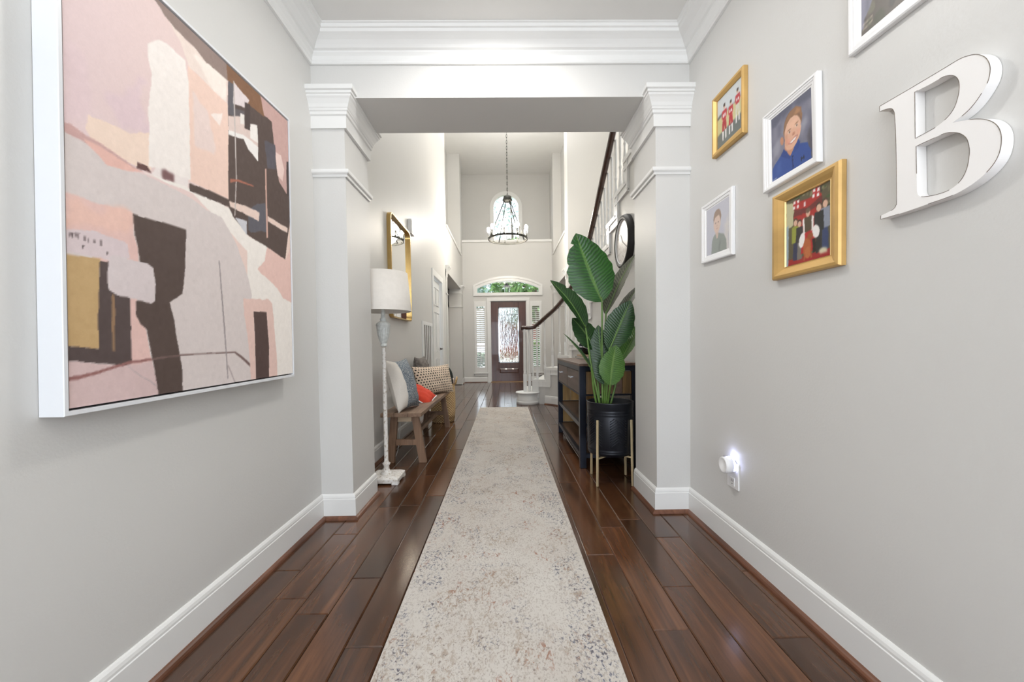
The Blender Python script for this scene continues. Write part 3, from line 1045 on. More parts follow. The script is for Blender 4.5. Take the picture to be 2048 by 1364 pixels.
# ------------------------------------------------------------------ colour rasters for painted and printed pictures
def smooth_noise(h, w, cells, seed):
    r = np.random.default_rng(seed)
    g = r.standard_normal((cells + 2, cells + 2))
    yy, xx = np.linspace(0, cells, h), np.linspace(0, cells, w)
    y0, x0 = yy.astype(int), xx.astype(int)
    fy, fx = (yy - y0)[:, None], (xx - x0)[None, :]
    fy, fx = fy * fy * (3 - 2 * fy), fx * fx * (3 - 2 * fx)
    a = g[np.ix_(y0, x0)]; b_ = g[np.ix_(y0, x0 + 1)]; c_ = g[np.ix_(y0 + 1, x0)]; d_ = g[np.ix_(y0 + 1, x0 + 1)]
    return (a * (1 - fx) + b_ * fx) * (1 - fy) + (c_ * (1 - fx) + d_ * fx) * fy
def inside(poly, X, Y):
    r = np.zeros(X.shape, bool)
    n = len(poly)
    j = n - 1
    for i in range(n):
        xi, yi = poly[i]; xj, yj = poly[j]
        if yi != yj:
            r ^= ((yi > Y) != (yj > Y)) & (X < (xj - xi) * (Y - yi) / (yj - yi) + xi)
        j = i
    return r
class Raster:
    """picture built from polygons on an (h, w) lattice of points in a 0..1000 frame"""
    def __init__(s, w, h, bg, wob=3.0, seed=1):
        s.w, s.h = w, h
        s.X, s.Y = np.meshgrid(np.linspace(0, 1000, w), np.linspace(0, 1000, h))
        s.img = np.ones((h, w, 3)) * np.array(bg, float)
        s.nx = smooth_noise(h, w, 60, seed) * wob * .5 + smooth_noise(h, w, 14, seed + 5) * wob
        s.ny = smooth_noise(h, w, 60, seed + 1) * wob * .5 + smooth_noise(h, w, 14, seed + 6) * wob
        s.tex = smooth_noise(h, w, 90, seed + 2)
        s.tex2 = smooth_noise(h, w, 9, seed + 3)
    def poly(s, col, pts, w=1.0, a=1.0):
        acc = np.zeros((s.h, s.w))
        d = [(-.33, -.33), (.33, -.33), (-.33, .33), (.33, .33)]
        for ox, oy in d:
            acc += inside(pts, s.X + ox * 1000 / s.w + s.nx * w, s.Y + oy * 1000 / s.h + s.ny * w)
        if w >= 3:
            for _ in range(int(w)):
                acc[1:-1, 1:-1] = (acc[1:-1, 1:-1] * 2 + acc[:-2, 1:-1] + acc[2:, 1:-1] + acc[1:-1, :-2] + acc[1:-1, 2:]) / 6
        k = (acc / 4 * a)[..., None]
        cc = np.array(col, float) + (s.tex * .9 + s.tex2 * .8)[..., None]
        s.img = s.img * (1 - k) + cc * k
    def ell(s, col, cx, cy, rx, ry, w=.3, rot=0, a=1.0, arc=(0, 2 * PI)):
        p = []
        for i in range(24):
            t = arc[0] + (arc[1] - arc[0]) * i / 23
            x, y = rx * math.cos(t), ry * math.sin(t)
            p.append((cx + x * math.cos(rot) - y * math.sin(rot), cy + x * math.sin(rot) + y * math.cos(rot)))
        s.poly(col, p, w, a)
    def linear(s):
        x = np.clip(s.img, 0, 255) / 255
        return np.where(x <= .04045, x / 12.92, ((x + .055) / 1.055) ** 2.4)
def picture(name, ras, corner, m, parent):
    """corner: function (u, v in 0..1) -> world point; u left to right, v bottom to top"""
    b = MB()
    b.grid(lambda u, v: corner(u, v), ras.w - 1, ras.h - 1, smooth=False)
    b.uv = {}
    o = b.build(name, m, parent, fixn=False)
    at = o.data.color_attributes.new('Col', 'FLOAT_COLOR', 'POINT')
    rgb = ras.linear().reshape(-1, 3)
    at.data.foreach_set('color', np.concatenate([rgb, np.ones((len(rgb), 1))], 1).astype(np.float32).ravel())
    return o
def bil(c4):
    a, b_, c_, d_ = [np.array(p, float) for p in c4]   # bottom-left, bottom-right, top-right, top-left
    return lambda u, v: (1 - u) * (1 - v) * a + u * (1 - v) * b_ + u * v * c_ + (1 - u) * v * d_
def quad_frame(o4, i4, prof, to3):
    """mitred frame between two wall-plane quads; prof: list of (t across outer->inner, height above wall)"""
    b = MB()
    n = len(prof)
    vs = []
    for k in range(4):
        O, I = np.array(o4[k], float), np.array(i4[k], float)
        for t, h in prof:
            vs.append(to3(O + (I - O) * t, h))
    fs = []
    for k in range(4):
        k2 = (k + 1) % 4
        for j in range(n - 1):
            fs.append((k * n + j, k2 * n + j, k2 * n + j + 1, k * n + j + 1))
    b.add(vs, fs)
    return b

# ------------------------------------------------------------------ large abstract painting on the left wall
PAINT=[
((222,198,200),8,[(-12,709),(54,736),(69,662),(55,609),(-14,575)]),
((219,195,199),8,[(86,671),(227,772),(229,645),(130,624)]),
((231,214,204),2,[(285,983),(377,959),(571,957),(573,874),(389,892),(355,942)]),
((240,228,218),3,[(405,934),(572,968),(573,879),(490,886)]),
((146,126,118),1.2,[(244,995),(288,971),(323,966),(414,960),(460,948),(576,950),(622,1026),(306,1049)]),
((236,212,195),2,[(55,613),(103,619),(170,621),(229,649),(232,555),(194,550),(66,553),(48,582)]),
((233,202,187),0.6,[(382,893),(575,875),(574,578),(471,575),(372,576)]),
((228,207,200),3,[(402,833),(471,807),(501,710),(492,691),(459,689),(405,683)]),
((240,226,218),2,[(483,803),(549,834),(525,785)]),
((238,230,224),1.5,[(228,868),(271,899),(321,907),(372,903),(384,852),(385,750),(385,580),(299,573),(224,563),(230,683),(243,793),(234,821)]),
((200,160,155),1,[(-14,573),(15,576),(50,568),(129,557),(204,540),(101,535),(34,551),(-15,557)]),
((225,180,168),1.2,[(42,558),(84,556),(204,540),(100,520),(66,535)]),
((232,222,218),2,[(250,569),(373,583),(371,546),(232,543)]),
((120,85,85),3,[(268,571),(315,574),(314,554),(267,552)]),
((96,62,58),1,[(189,561),(221,562),(235,548),(188,544)]),
((236,229,222),0.8,[(196,541),(358,556),(575,550),(589,537),(684,483),(811,472),(1113,323),(1094,-59),(665,-7),(671,433),(393,545)]),
((211,200,197),0.8,[(-15,557),(50,550),(100,522),(199,536),(291,536),(400,526),(461,513),(528,511),(573,474),(610,439),(648,384),(678,338),(695,288),(691,-21),(-29,-3)]),
((226,190,180),2,[(814,472),(960,449),(1059,567),(1044,276),(931,289),(884,329),(819,354),(735,379),(797,418)]),
((84,68,62),0.8,[(579,950),(703,967),(860,991),(1048,992),(1033,688),(990,566),(953,446),(799,469),(673,487),(589,528),(568,552)]),
((128,90,62),0.8,[(569,1008),(621,1015),(779,1011),(847,1010),(804,936),(701,932),(576,952)]),
((190,155,148),1,[(779,1008),(901,1022),(1081,1019),(1067,724),(972,708),(916,734),(892,809),(860,941),(804,942)]),
((222,196,188),1,[(886,839),(935,843),(962,794),(945,746),(903,756)]),
((92,88,94),1,[(581,951),(614,957),(611,853),(577,844)]),
((218,206,206),1.5,[(615,963),(702,949),(681,912),(607,892)]),
((96,88,92),1,[(612,880),(673,897),(667,872),(611,853)]),
((216,196,188),1,[(576,838),(657,873),(760,835),(758,799),(665,809),(575,785)]),
((234,230,226),1,[(575,795),(665,815),(759,811),(757,760),(695,776),(664,801),(574,779)]),
((234,228,222),0.6,[(708,869),(756,886),(759,823),(708,821)]),
((226,220,214),0.6,[(647,880),(673,885),(671,851),(645,843)]),
((70,55,52),0.8,[(677,929),(709,936),(709,847),(671,840)]),
((88,84,92),2,[(803,851),(887,865),(890,771),(824,756)]),
((92,90,98),2,[(745,607),(806,629),(816,573),(813,518),(685,503),(687,572)]),
((226,202,190),0.5,[(572,572),(677,581),(761,582),(754,549),(576,555)]),
((198,198,204),0.8,[(603,526),(675,532),(673,485),(642,500)]),
((226,202,190),0.5,[(819,583),(981,574),(977,554),(818,564)]),
((205,165,150),0.2,[(805,749),(816,753),(818,503),(806,501)]),
((190,180,175),0.2,[(608,965),(614,968),(618,656),(604,532),(599,531),(612,654)]),
((170,105,85),0.2,[(579,643),(628,656),(724,665),(724,661),(618,647),(578,630)]),
((84,68,62),0.6,[(378,569),(471,575),(571,576),(572,552),(462,550),(379,548)]),
((66,54,52),0.4,[(983,834),(1041,853),(1034,715),(979,701)]),
((222,186,178),1,[(-21,429),(39,434),(98,434),(175,436),(174,387),(189,350),(178,220),(211,157),(223,82),(117,73),(78,308),(-22,345)]),
((228,188,174),8,[(24,431),(99,438),(165,436),(169,394),(97,374),(26,376)]),
((212,196,198),2,[(-22,357),(38,365),(97,365),(143,365),(158,360),(162,327),(105,308),(74,313),(29,315),(-23,316)]),
((70,55,55),0.6,[(-13,352),(-10,353),(-11,339),(-13,339)]),
((70,55,55),0.6,[(9,355),(12,356),(11,346),(9,345)]),
((70,55,55),0.6,[(14,355),(18,356),(17,345),(14,345)]),
((70,55,55),0.6,[(22,357),(25,357),(25,348),(22,348)]),
((70,55,55),0.6,[(28,356),(31,357),(30,346),(28,346)]),
((70,55,55),0.6,[(42,354),(45,354),(44,344),(42,343)]),
((70,55,55),0.6,[(50,350),(53,351),(52,342),(50,341)]),
((70,55,55),0.6,[(64,349),(68,350),(67,343),(64,342)]),
((70,55,55),0.6,[(81,353),(85,353),(84,340),(81,340)]),
((70,55,55),0.6,[(37,333),(41,334),(40,327),(37,327)]),
((70,55,55),0.6,[(96,330),(100,330),(99,323),(96,322)]),
((190,158,110),0.8,[(-23,309),(37,311),(79,312),(75,235),(74,117),(-27,124)]),
((84,70,68),0.8,[(78,307),(107,308),(122,254),(158,242),(161,164),(163,91),(154,78),(134,77),(91,86),(24,92),(-27,94),(-27,125),(74,118),(71,184)]),
((150,118,88),0.8,[(108,238),(114,239),(115,109),(108,111),(105,186)]),
((222,186,178),0.8,[(158,239),(176,232),(175,188),(205,165),(223,87),(161,84),(161,164)]),
((208,182,180),1,[(-27,94),(24,92),(90,85),(137,76),(223,87),(239,44),(249,-16),(-29,-7)]),
((84,68,62),0.8,[(172,434),(252,437),(360,437),(357,379),(354,323),(341,260),(322,250),(290,234),(307,185),(319,127),(333,68),(333,-13),(246,-16),(236,48),(223,107),(212,161),(190,175),(176,196),(176,228),(213,235),(191,326),(186,361),(177,387)]),
((210,198,198),1,[(104,321),(119,327),(167,324),(215,323),(234,314),(242,275),(238,233),(226,226),(181,232),(121,237),(99,248),(96,278)]),
((150,104,100),0.5,[(-28,60),(24,65),(90,76),(156,88),(223,93),(223,87),(156,81),(90,70),(24,57),(-28,52)]),
((120,96,92),0.3,[(223,92),(334,97),(455,98),(588,98),(627,82),(689,48),(773,-5),(755,-4),(677,43),(616,77),(583,93),(455,94),(334,93),(223,87)]),
((150,140,140),0.3,[(508,374),(513,375),(529,228),(541,98),(547,14),(542,14),(535,98),(522,227)]),
((178,162,162),1,[(144,77),(149,76),(238,25),(238,21)]),
((170,155,155),0.6,[(544,56),(550,56),(589,-3),(582,-2)]),
((224,192,182),1.5,[(644,267),(816,279),(841,270),(874,-32),(686,-20)]),
((84,64,60),0.6,[(707,231),(795,233),(808,103),(803,-25),(714,-23)]),
]

pa = empty('abstract_painting', (HXL, 1.5, 1.5), 'large blush pink and dark brown abstract canvas in a white floating frame on left wall', 'painting')
OUT = [(.969, .872), (2.012, .887), (2.034, 2.167), (.999, 2.117)]
INN = [(.985, .890), (2.005, .905), (2.024, 2.150), (1.014, 2.103)]
to3 = lambda p, h: (HXL + .001 + h, p[0], p[1])
b = quad_frame(OUT, INN, [(0, 0), (0, .058), (.08, .060), (.62, .060), (.66, .058), (.66, .020), (.66, .0)], to3)
b.build('floating_frame', mat('soft_white_frame', (222, 224, 227), .4, var=.01), pa)
b = MB()
mid = [tuple(np.array(o) + (np.array(i) - np.array(o)) * .70) for o, i in zip(OUT, INN)]
b.hexa([to3(p, .004) for p in mid], [to3(p, .030) for p in mid])
b.build('backing_board', BLACK, pa)
b = MB()
b.hexa([to3(p, .02) for p in INN], [to3(p, .0545) for p in INN])
b.build('stretched_canvas', mat('canvas_edge', (210, 198, 194), .7), pa)
ras = Raster(300, 340, (231, 209, 203), 1.5, 3)
g = ras.X / 1000
ras.img += (np.stack([g * 8 - 2, g * 6 - 3, g * -8 + 3], -1))
for c_, w_, p_ in PAINT:
    c_ = tuple(x + 7 if sum(c_) > 450 else x for x in c_)
    ras.poly(c_, p_, w_)
ras.img += (ras.tex * .8)[..., None]
picture('painted_surface', ras, lambda u, v: (lambda p: (HXL + .0565, p[0], p[1]))(bil(INN)(u, v)), CANVAS, pa)
# ------------------------------------------------------------------ pictures and letter on the right wall
W3 = lambda p, h: (HXR - .001 - h, p[0], p[1])
def wall_frame(name, label, group, o4, i4, prof, m, ras, lip=None, pic_h=.008):
    c = np.mean(np.array(o4), 0)
    e = empty(name, (HXR, float(c[0]), float(c[1])), label, 'picture frame', group)
    quad_frame(o4, i4, prof, W3).build('frame_moulding', m, e)
    if lip:
        b = quad_frame(o4, i4, [(.90, prof[-2][1] + .0005), (.97, prof[-2][1] + .003), (1.0, prof[-2][1]), (1.02, .006)], W3)
        b.build('frame_lip', lip, e)
    MB().hexa([W3(tuple(np.array(o) + (np.array(i) - np.array(o)) * .5), .0) for o, i in zip(o4, i4)], [W3(tuple(np.array(o) + (np.array(i) - np.array(o)) * .5), .004) for o, i in zip(o4, i4)]).build('backing', BLACK, e)
    # picture quad order: bottom-left(far), bottom-right(near), top-right, top-left
    q = [i4[3], i4[2], i4[1], i4[0]]
    cc = np.mean(np.array(q), 0)
    q = [tuple(cc + (np.array(p) - cc) * 1.015) for p in q]
    picture('photo', ras, lambda u, v: (lambda p: W3(p, pic_h))(bil(q)(u, v)), PHOTO, e)
    return e
SKIN = (216, 176, 152)
# --- football team-mates, gold frame
r = Raster(60, 74, (206, 212, 214), 1.5, 21)
r.poly((168, 172, 168), [(0, 560), (1000, 600), (1000, 680), (0, 640)], 4)
r.poly((92, 96, 92), [(0, 590), (200, 640), (200, 680), (0, 660)], 3)
r.poly((206, 200, 150), [(0, 600), (1000, 640), (1000, 0), (0, 0)], 2)
r.poly((112, 118, 114), [(0, 290), (1000, 330), (1000, 0), (0, 0)], 3)
def player(x, y, s, red, white):
    r.ell(SKIN, x, y + 250 * s, 38 * s, 50 * s)
    r.ell((70, 56, 50), x - 4, y + 280 * s, 40 * s, 34 * s)
    r.poly(red, [(x - 85 * s, y + 190 * s), (x + 85 * s, y + 190 * s), (x + 100 * s, y + 60 * s), (x + 60 * s, y - 10 * s), (x - 60 * s, y - 10 * s), (x - 110 * s, y + 60 * s)], 1)
    r.poly((238, 236, 236), [(x - 60 * s, y + 120 * s), (x - 20 * s, y + 120 * s), (x - 20 * s, y + 60 * s), (x - 60 * s, y + 60 * s)], .5)
    r.poly((238, 236, 236), [(x + 5 * s, y + 120 * s), (x + 45 * s, y + 120 * s), (x + 45 * s, y + 60 * s), (x + 5 * s, y + 60 * s)], .5)
    r.poly(SKIN, [(x - 110 * s, y + 90 * s), (x - 85 * s, y + 60 * s), (x - 30 * s, y - 40 * s), (x - 50 * s, y - 60 * s)], .5)
    r.poly(SKIN, [(x + 90 * s, y + 90 * s), (x + 110 * s, y + 60 * s), (x + 60 * s, y - 50 * s), (x + 40 * s, y - 30 * s)], .5)
    r.poly(white, [(x - 75 * s, y - 5 * s), (x + 70 * s, y - 5 * s), (x + 85 * s, y - 190 * s), (x + 20 * s, y - 200 * s), (x, y - 80 * s), (x - 20 * s, y - 200 * s), (x - 85 * s, y - 190 * s)], .6)
    r.poly((236, 232, 230), [(x - 80 * s, y - 195 * s), (x - 25 * s, y - 200 * s), (x - 30 * s, y - 370 * s), (x - 70 * s, y - 370 * s)], .6)
    r.poly((236, 232, 230), [(x + 25 * s, y - 200 * s), (x + 80 * s, y - 195 * s), (x + 75 * s, y - 360 * s), (x + 40 * s, y - 370 * s)], .6)
player(800, 560, .95, (186, 56, 62), (214, 210, 190))
player(290, 500, 1.05, (190, 54, 62), (176, 48, 58))
player(545, 470, .95, (190, 56, 62), (184, 48, 58))
wall_frame('picture_frame', 'gold framed photo of three footballers in red jerseys, upper left of the picture group', 'family pictures on the right wall',
           [(2.0957, 2.2823), (1.8237, 2.2788), (1.8237, 1.9775), (2.0957, 1.983)], [(2.0665, 2.2580), (1.8465, 2.2500), (1.8462, 2.0150), (2.0665, 2.0100)],
           [(0, 0), (0, .018), (.12, .024), (.5, .024), (.85, .017), (1.0, .014), (1.0, .002)], GOLD, r)
# --- boy in a blue polo, white frame
r = Raster(80, 96, (122, 122, 138), 3, 31)
r.img += (np.stack([r.tex2 * 10, r.tex2 * 10, r.tex2 * 9], -1))
r.poly((92, 94, 112), [(0, 1000), (1000, 1000), (1000, 820), (600, 960), (0, 800)], 8)
r.poly((86, 82, 92), [(800, 0), (1000, 0), (1000, 500), (860, 300)], 10)
r.poly((166, 166, 178), [(780, 420), (900, 560), (880, 700), (760, 640)], 9, .6)
r.poly((160, 160, 172), [(30, 300), (220, 330), (200, 560), (60, 560)], 9, .6)
r.poly((196, 142, 112), [(350, 420), (640, 430), (640, 220), (470, 160), (350, 260)], 1)
r.poly((48, 78, 148), [(0, 0), (20, 200), (120, 270), (250, 330), (330, 390), (470, 215), (560, 300), (640, 400), (700, 330), (880, 270), (960, 130), (960, 0)], 1)
r.poly((40, 66, 132), [(240, 330), (330, 400), (410, 330), (500, 210), (470, 190), (360, 250)], 1)
r.poly((42, 70, 138), [(600, 330), (660, 420), (720, 350), (690, 270), (560, 240)], 1)
r.poly((70, 100, 168), [(130, 180), (240, 260), (260, 80), (150, 60)], 5, .5)
r.poly((34, 54, 110), [(520, 220), (545, 220), (560, 0), (530, 0)], 1)
for y in (60, 150, 205):
    r.ell((24, 34, 70), 548, y, 14, 12)
r.poly((22, 26, 40), [(735, 120), (752, 122), (752, 98), (790, 104), (790, 128), (806, 130), (806, 62), (790, 60), (790, 84), (752, 78), (752, 54), (735, 52)], .2)
r.ell((190, 136, 108), 285, 540, 42, 66, .5, .2)
r.ell((132, 98, 74), 555, 690, 222, 210, 1, .15)
r.ell((224, 180, 154), 555, 580, 200, 215, .8, .15)
r.ell((220, 172, 146), 520, 470, 170, 150, 1, .1)
r.poly((146, 110, 82), [(342, 590), (362, 690), (420, 745), (480, 775), (640, 800), (725, 765), (765, 670), (785, 710), (770, 830), (640, 905), (500, 885), (370, 790), (322, 650)], 1.2)
r.poly((186, 136, 96), [(600, 800), (740, 750), (750, 820), (650, 880)], 4, .7)
r.ell((236, 190, 162), 560, 680, 110, 50, 3, .1, .6)
r.poly((196, 140, 112), [(340, 420), (400, 400), (440, 600), (360, 620)], 6, .6)
for x, y in ((475, 592), (652, 618)):
    r.ell((160, 118, 92), x, y + 36, 48, 11, .4, .12)
    r.ell((232, 214, 204), x, y, 32, 12, .3, .12)
    r.ell((66, 50, 44), x + 2, y, 15, 13, .2)
r.ell((196, 140, 114), 575, 530, 34, 26, 1)
r.ell((176, 116, 96), 572, 515, 30, 8, .4)
r.poly((176, 104, 94), [(430, 430), (520, 400), (620, 420), (680, 470), (620, 480), (520, 450)], .4)
r.poly((240, 232, 226), [(455, 432), (525, 412), (610, 430), (655, 462), (600, 465), (525, 444)], .3)
r.ell((226, 150, 130), 430, 470, 50, 40, 4, 0, .5)
r.ell((226, 150, 130), 700, 520, 45, 40, 4, 0, .5)
r.poly((196, 196, 200), [(20, 30), (130, 40), (130, 22), (20, 12)], 1, .7)
wall_frame('picture_frame', 'white framed school portrait of a smiling boy in a blue polo', 'family pictures on the right wall',
           [(1.694, 1.970), (1.397, 1.966), (1.390, 1.651), (1.686, 1.650)], [(1.651, 1.937), (1.4355, 1.934), (1.4255, 1.681), (1.642, 1.682)],
           [(0, 0), (0, .017), (.10, .020), (.30, .020), (.36, .017), (.52, .016), (.58, .014), (.80, .013), (.86, .010), (1.0, .009), (1.0, .002)], WHITE, r)
# --- family group with a dog, wide gold frame
r = Raster(76, 84, (92, 84, 62), 3, 41)
for k in range(60):
    rr = np.random.default_rng(k)
    r.ell([(70, 88, 52), (112, 104, 76), (60, 62, 48), (130, 124, 92)][k % 4], rr.uniform(0, 1000), rr.uniform(600, 1000), rr.uniform(20, 60), rr.uniform(15, 45), 1)
r.poly((190, 186, 150), [(0, 560), (180, 600), (190, 920), (0, 960)], 2)
r.poly((156, 40, 40), [(0, 0), (1000, 0), (1000, 110), (0, 90)], 2)
r.poly((168, 46, 40), [(200, 420), (200, 860), (330, 900), (800, 880), (830, 420)], 1)
r.poly((108, 46, 44), [(190, 720), (200, 820), (500, 770), (820, 850), (820, 760), (500, 690)], 1.5)
for x, y in ((250, 880), (690, 920)):
    r.poly((180, 46, 48), [(x - 70, y - 60), (x + 80, y - 60), (x + 80, y + 60), (x - 70, y + 60)], 1)
    for a, c_ in ((-50, -30), (40, -40), (-40, 40), (50, 34)):
        r.poly((238, 228, 226), [(x + a - 24, y + c_ - 22), (x + a + 24, y + c_ - 22), (x + a + 24, y + c_ + 22), (x + a - 24, y + c_ + 22)], .8)
r.poly((230, 214, 214), [(425, 800), (465, 800), (465, 870), (425, 870)], .8)
def figure(x, y, s, top, leg, hair):
    r.poly(leg, [(x - 60 * s, y), (x + 60 * s, y), (x + 70 * s, y - 330 * s), (x - 70 * s, y - 330 * s)], .8)
    r.poly(top, [(x - 95 * s, y + 260 * s), (x + 95 * s, y + 260 * s), (x + 110 * s, y - 20 * s), (x - 110 * s, y - 20 * s)], 1)
    r.ell(hair, x, y + 330 * s, 64 * s, 66 * s)
    r.ell(SKIN, x, y + 312 * s, 52 * s, 54 * s)
figure(880, 420, .95, (140, 146, 162), (58, 70, 108), (86, 66, 50))
figure(750, 400, .95, (44, 44, 44), (50, 48, 46), (70, 54, 44))
figure(235, 350, .85, (146, 150, 62), (56, 58, 84), (70, 52, 42))
figure(330, 330, .8, (58, 52, 52), (120, 112, 104), (60, 46, 40))
# seated grown-up in a dark waistcoat and white sleeves
r.poly((178, 40, 42), [(380, 420), (660, 420), (690, 140), (360, 140)], 1)
r.poly((236, 230, 226), [(400, 620), (440, 640), (470, 420), (420, 400)], .8)
r.poly((236, 230, 226), [(600, 640), (650, 610), (640, 420), (590, 420)], .8)
r.poly((84, 72, 54), [(440, 640), (600, 640), (600, 430), (450, 430)], .8)
r.ell(SKIN, 520, 690, 46, 56)
r.ell((110, 88, 70), 520, 725, 50, 36)
r.ell((236, 232, 228), 385, 330, 66, 110, 1, -.3)
r.ell((236, 232, 228), 690, 390, 76, 90, 1, .2)
r.poly((40, 34, 30), [(610, 300), (680, 300), (690, 120), (630, 100)], 1)
# dog
r.ell((176, 96, 52), 500, 200, 90, 140, 1)
r.ell((150, 80, 42), 570, 350, 62, 46, 1)
r.ell((186, 110, 64), 520, 130, 70, 80, 1)
r.poly((170, 92, 50), [(440, 120), (470, 120), (450, 20), (420, 20)], .6)
r.poly((170, 92, 50), [(560, 200), (590, 190), (610, 40), (580, 40)], .6)
r.ell((214, 206, 176), 840, 90, 90, 50, 3)
r.poly((150, 168, 178), [(0, 0), (60, 0), (70, 620), (0, 600)], 1)
wall_frame('picture_frame', 'wide gold framed photo of a family group on a red sofa with a brown dog', 'family pictures on the right wall',
           [(1.6230, 1.6130), (1.2925, 1.6155), (1.2910, 1.2745), (1.6225, 1.2765)], [(1.5600, 1.5720), (1.3440, 1.5695), (1.3425, 1.3192), (1.5585, 1.3195)],
           [(0, 0), (0, .016), (.08, .024), (.30, .026), (.55, .021), (.86, .012), (.90, .012), (1.0, .010), (1.0, .002)], GOLD, r, GOLD_L)
# --- small pale portrait, white frame
r = Raster(56, 70, (196, 196, 206), 3, 51)
r.poly((210, 206, 204), [(700, 0), (1000, 0), (1000, 700), (850, 500)], 10)
r.poly((150, 156, 150), [(230, 0), (260, 260), (330, 360), (420, 400), (560, 400), (780, 330), (880, 200), (900, 0)], 1)
r.poly((132, 138, 132), [(560, 0), (600, 250), (640, 240), (610, 0)], 3)
r.poly((206, 184, 172), [(420, 420), (560, 420), (520, 300), (470, 300)], 1.5)
r.ell((158, 138, 124), 500, 720, 170, 170, 1)
r.ell((218, 194, 180), 490, 600, 150, 190, 1)
r.poly((160, 138, 122), [(340, 640), (350, 780), (480, 860), (620, 840), (650, 680), (600, 760), (400, 740)], 2)
for x in (430, 550):
    r.ell((130, 112, 104), x, 622, 26, 12, 1)
r.ell((196, 150, 140), 490, 500, 42, 10, 1)
r.ell((204, 172, 158), 492, 560, 18, 26, 2)
wall_frame('picture_frame', 'small white framed faded portrait, lowest left of the picture group', 'family pictures on the right wall',
           [(2.2242, 1.7762), (1.919, 1.7764), (1.920, 1.4506), (2.2243, 1.4652)], [(2.1792, 1.7412), (1.9610, 1.7420), (1.9606, 1.4900), (2.1792, 1.4980)],
           [(0, 0), (0, .015), (.12, .018), (.40, .017), (.46, .014), (.80, .012), (.86, .009), (1.0, .008), (1.0, .002)], WHITE, r)
# --- frame cut by the top of the view
r = Raster(60, 80, (84, 76, 66), 3, 61)
for k in range(90):
    rr = np.random.default_rng(100 + k)
    r.ell([(70, 72, 54), (98, 84, 76), (58, 54, 48), (104, 100, 82)][k % 4], rr.uniform(0, 1000), rr.uniform(0, 1000), rr.uniform(30, 90), rr.uniform(20, 60), 2)
r.poly((128, 128, 146), [(40, 60), (60, 120), (150, 200), (260, 300), (420, 330), (420, 800), (0, 800), (0, 60)], 1)
r.poly((108, 108, 124), [(80, 140), (140, 190), (200, 800), (100, 800)], 4)
r.ell(SKIN, 300, 860, 110, 100)
for y in (40, 75):
    for k in range(9):
        r.poly((206, 190, 170), [(24 + k * 17, y + k * 2), (35 + k * 17, y + 3 + k * 2), (35 + k * 17, y + 22 + k * 2), (24 + k * 17, y + 16 + k * 2)], .3)
wall_frame('picture_frame', 'white framed photo cut off by the top edge, above the letter', 'family pictures on the right wall',
           [(1.281, 2.37), (.985, 2.365), (.975, 1.9085), (1.2719, 1.9223)], [(1.2400, 2.330), (1.023, 2.325), (1.016, 1.9550), (1.2344, 1.9575)],
           [(0, 0), (0, .015), (.10, .018), (.30, .018), (.36, .015), (.52, .0155), (.58, .012), (.80, .012), (.86, .009), (1.0, .008), (1.0, .002)], WHITE, r)

# --- letter B
BO = [[1.152, 1.6998], [1.0545, 1.6949], [0.9866, 1.6922], [0.9485, 1.6909], [0.9287, 1.685], [0.9137, 1.6767], [0.8994, 1.6615], [0.8909, 1.6441], [0.8877, 1.6254], [0.8913, 1.6028], [0.9031, 1.5832], [0.9199, 1.5657], [0.9374, 1.5557], [0.9613, 1.5497], [0.9353, 1.5408], [0.9107, 1.5304], [0.8905, 1.5168], [0.8759, 1.5], [0.8674, 1.4803], [0.8649, 1.4583], [0.8682, 1.4342], [0.8777, 1.415], [0.8952, 1.3986], [0.9223, 1.3846], [0.9587, 1.3759], [1.0149, 1.3745], [1.0781, 1.3739], [1.1442, 1.376], [1.1433, 1.3863], [1.1206, 1.3893], [1.1054, 1.393], [1.099, 1.4014], [1.0977, 1.4177], [1.1011, 1.5628], [1.1056, 1.6416], [1.1088, 1.6616], [1.1166, 1.6737], [1.1321, 1.6803], [1.1508, 1.6842]]
BC1 = [[1.052, 1.6788], [1.0192, 1.6747], [0.9863, 1.6729], [0.9707, 1.6676], [0.9584, 1.6578], [0.9503, 1.6423], [0.9482, 1.6234], [0.9516, 1.6008], [0.9599, 1.5809], [0.975, 1.5678], [1.0008, 1.5592], [1.0494, 1.557]]
BC2 = [[1.0469, 1.5353], [1.0172, 1.5349], [0.9804, 1.5334], [0.9609, 1.5266], [0.944, 1.5145], [0.9318, 1.498], [0.9262, 1.477], [0.9252, 1.4564], [0.93, 1.4262], [0.9434, 1.4032], [0.9666, 1.3915], [0.9984, 1.3915], [1.0281, 1.398], [1.0393, 1.4057], [1.043, 1.4162]]
def spline_loop(pts, corners, m=5):
    n = len(pts)
    P = [Vector(p) for p in pts]
    out = []
    for i in range(n):
        a, b_, c_, d_ = P[i - 1], P[i], P[(i + 1) % n], P[(i + 2) % n]
        if i in corners:
            a = b_ * 2 - c_
        if (i + 1) % n in corners:
            d_ = c_ * 2 - b_
        for k in range(m):
            t = k / m
            q = .5 * ((2 * b_) + (c_ - a) * t + (2 * a - 5 * b_ + 4 * c_ - d_) * t * t + (3 * b_ - a - 3 * c_ + d_) * t ** 3)
            out.append((q.x, q.y))
    return out
loops = [spline_loop(BO, {0, 13, 27, 28, 38}), spline_loop(BC1, {0, 11}), spline_loop(BC2, {0, 14})]
bm = bmesh.new()
es = []
for L in loops:
    vs = [bm.verts.new(W3(p, .0)) for p in L]
    es += [bm.edges.new((vs[i], vs[(i + 1) % len(vs)])) for i in range(len(vs))]
r_ = bmesh.ops.triangle_fill(bm, use_beauty=True, use_dissolve=False, edges=es)
fs = [g for g in r_['geom'] if isinstance(g, bmesh.types.BMFace)]
ex = bmesh.ops.extrude_face_region(bm, geom=fs)
for v in [g for g in ex['geom'] if isinstance(g, bmesh.types.BMVert)]:
    v.co.x -= .027
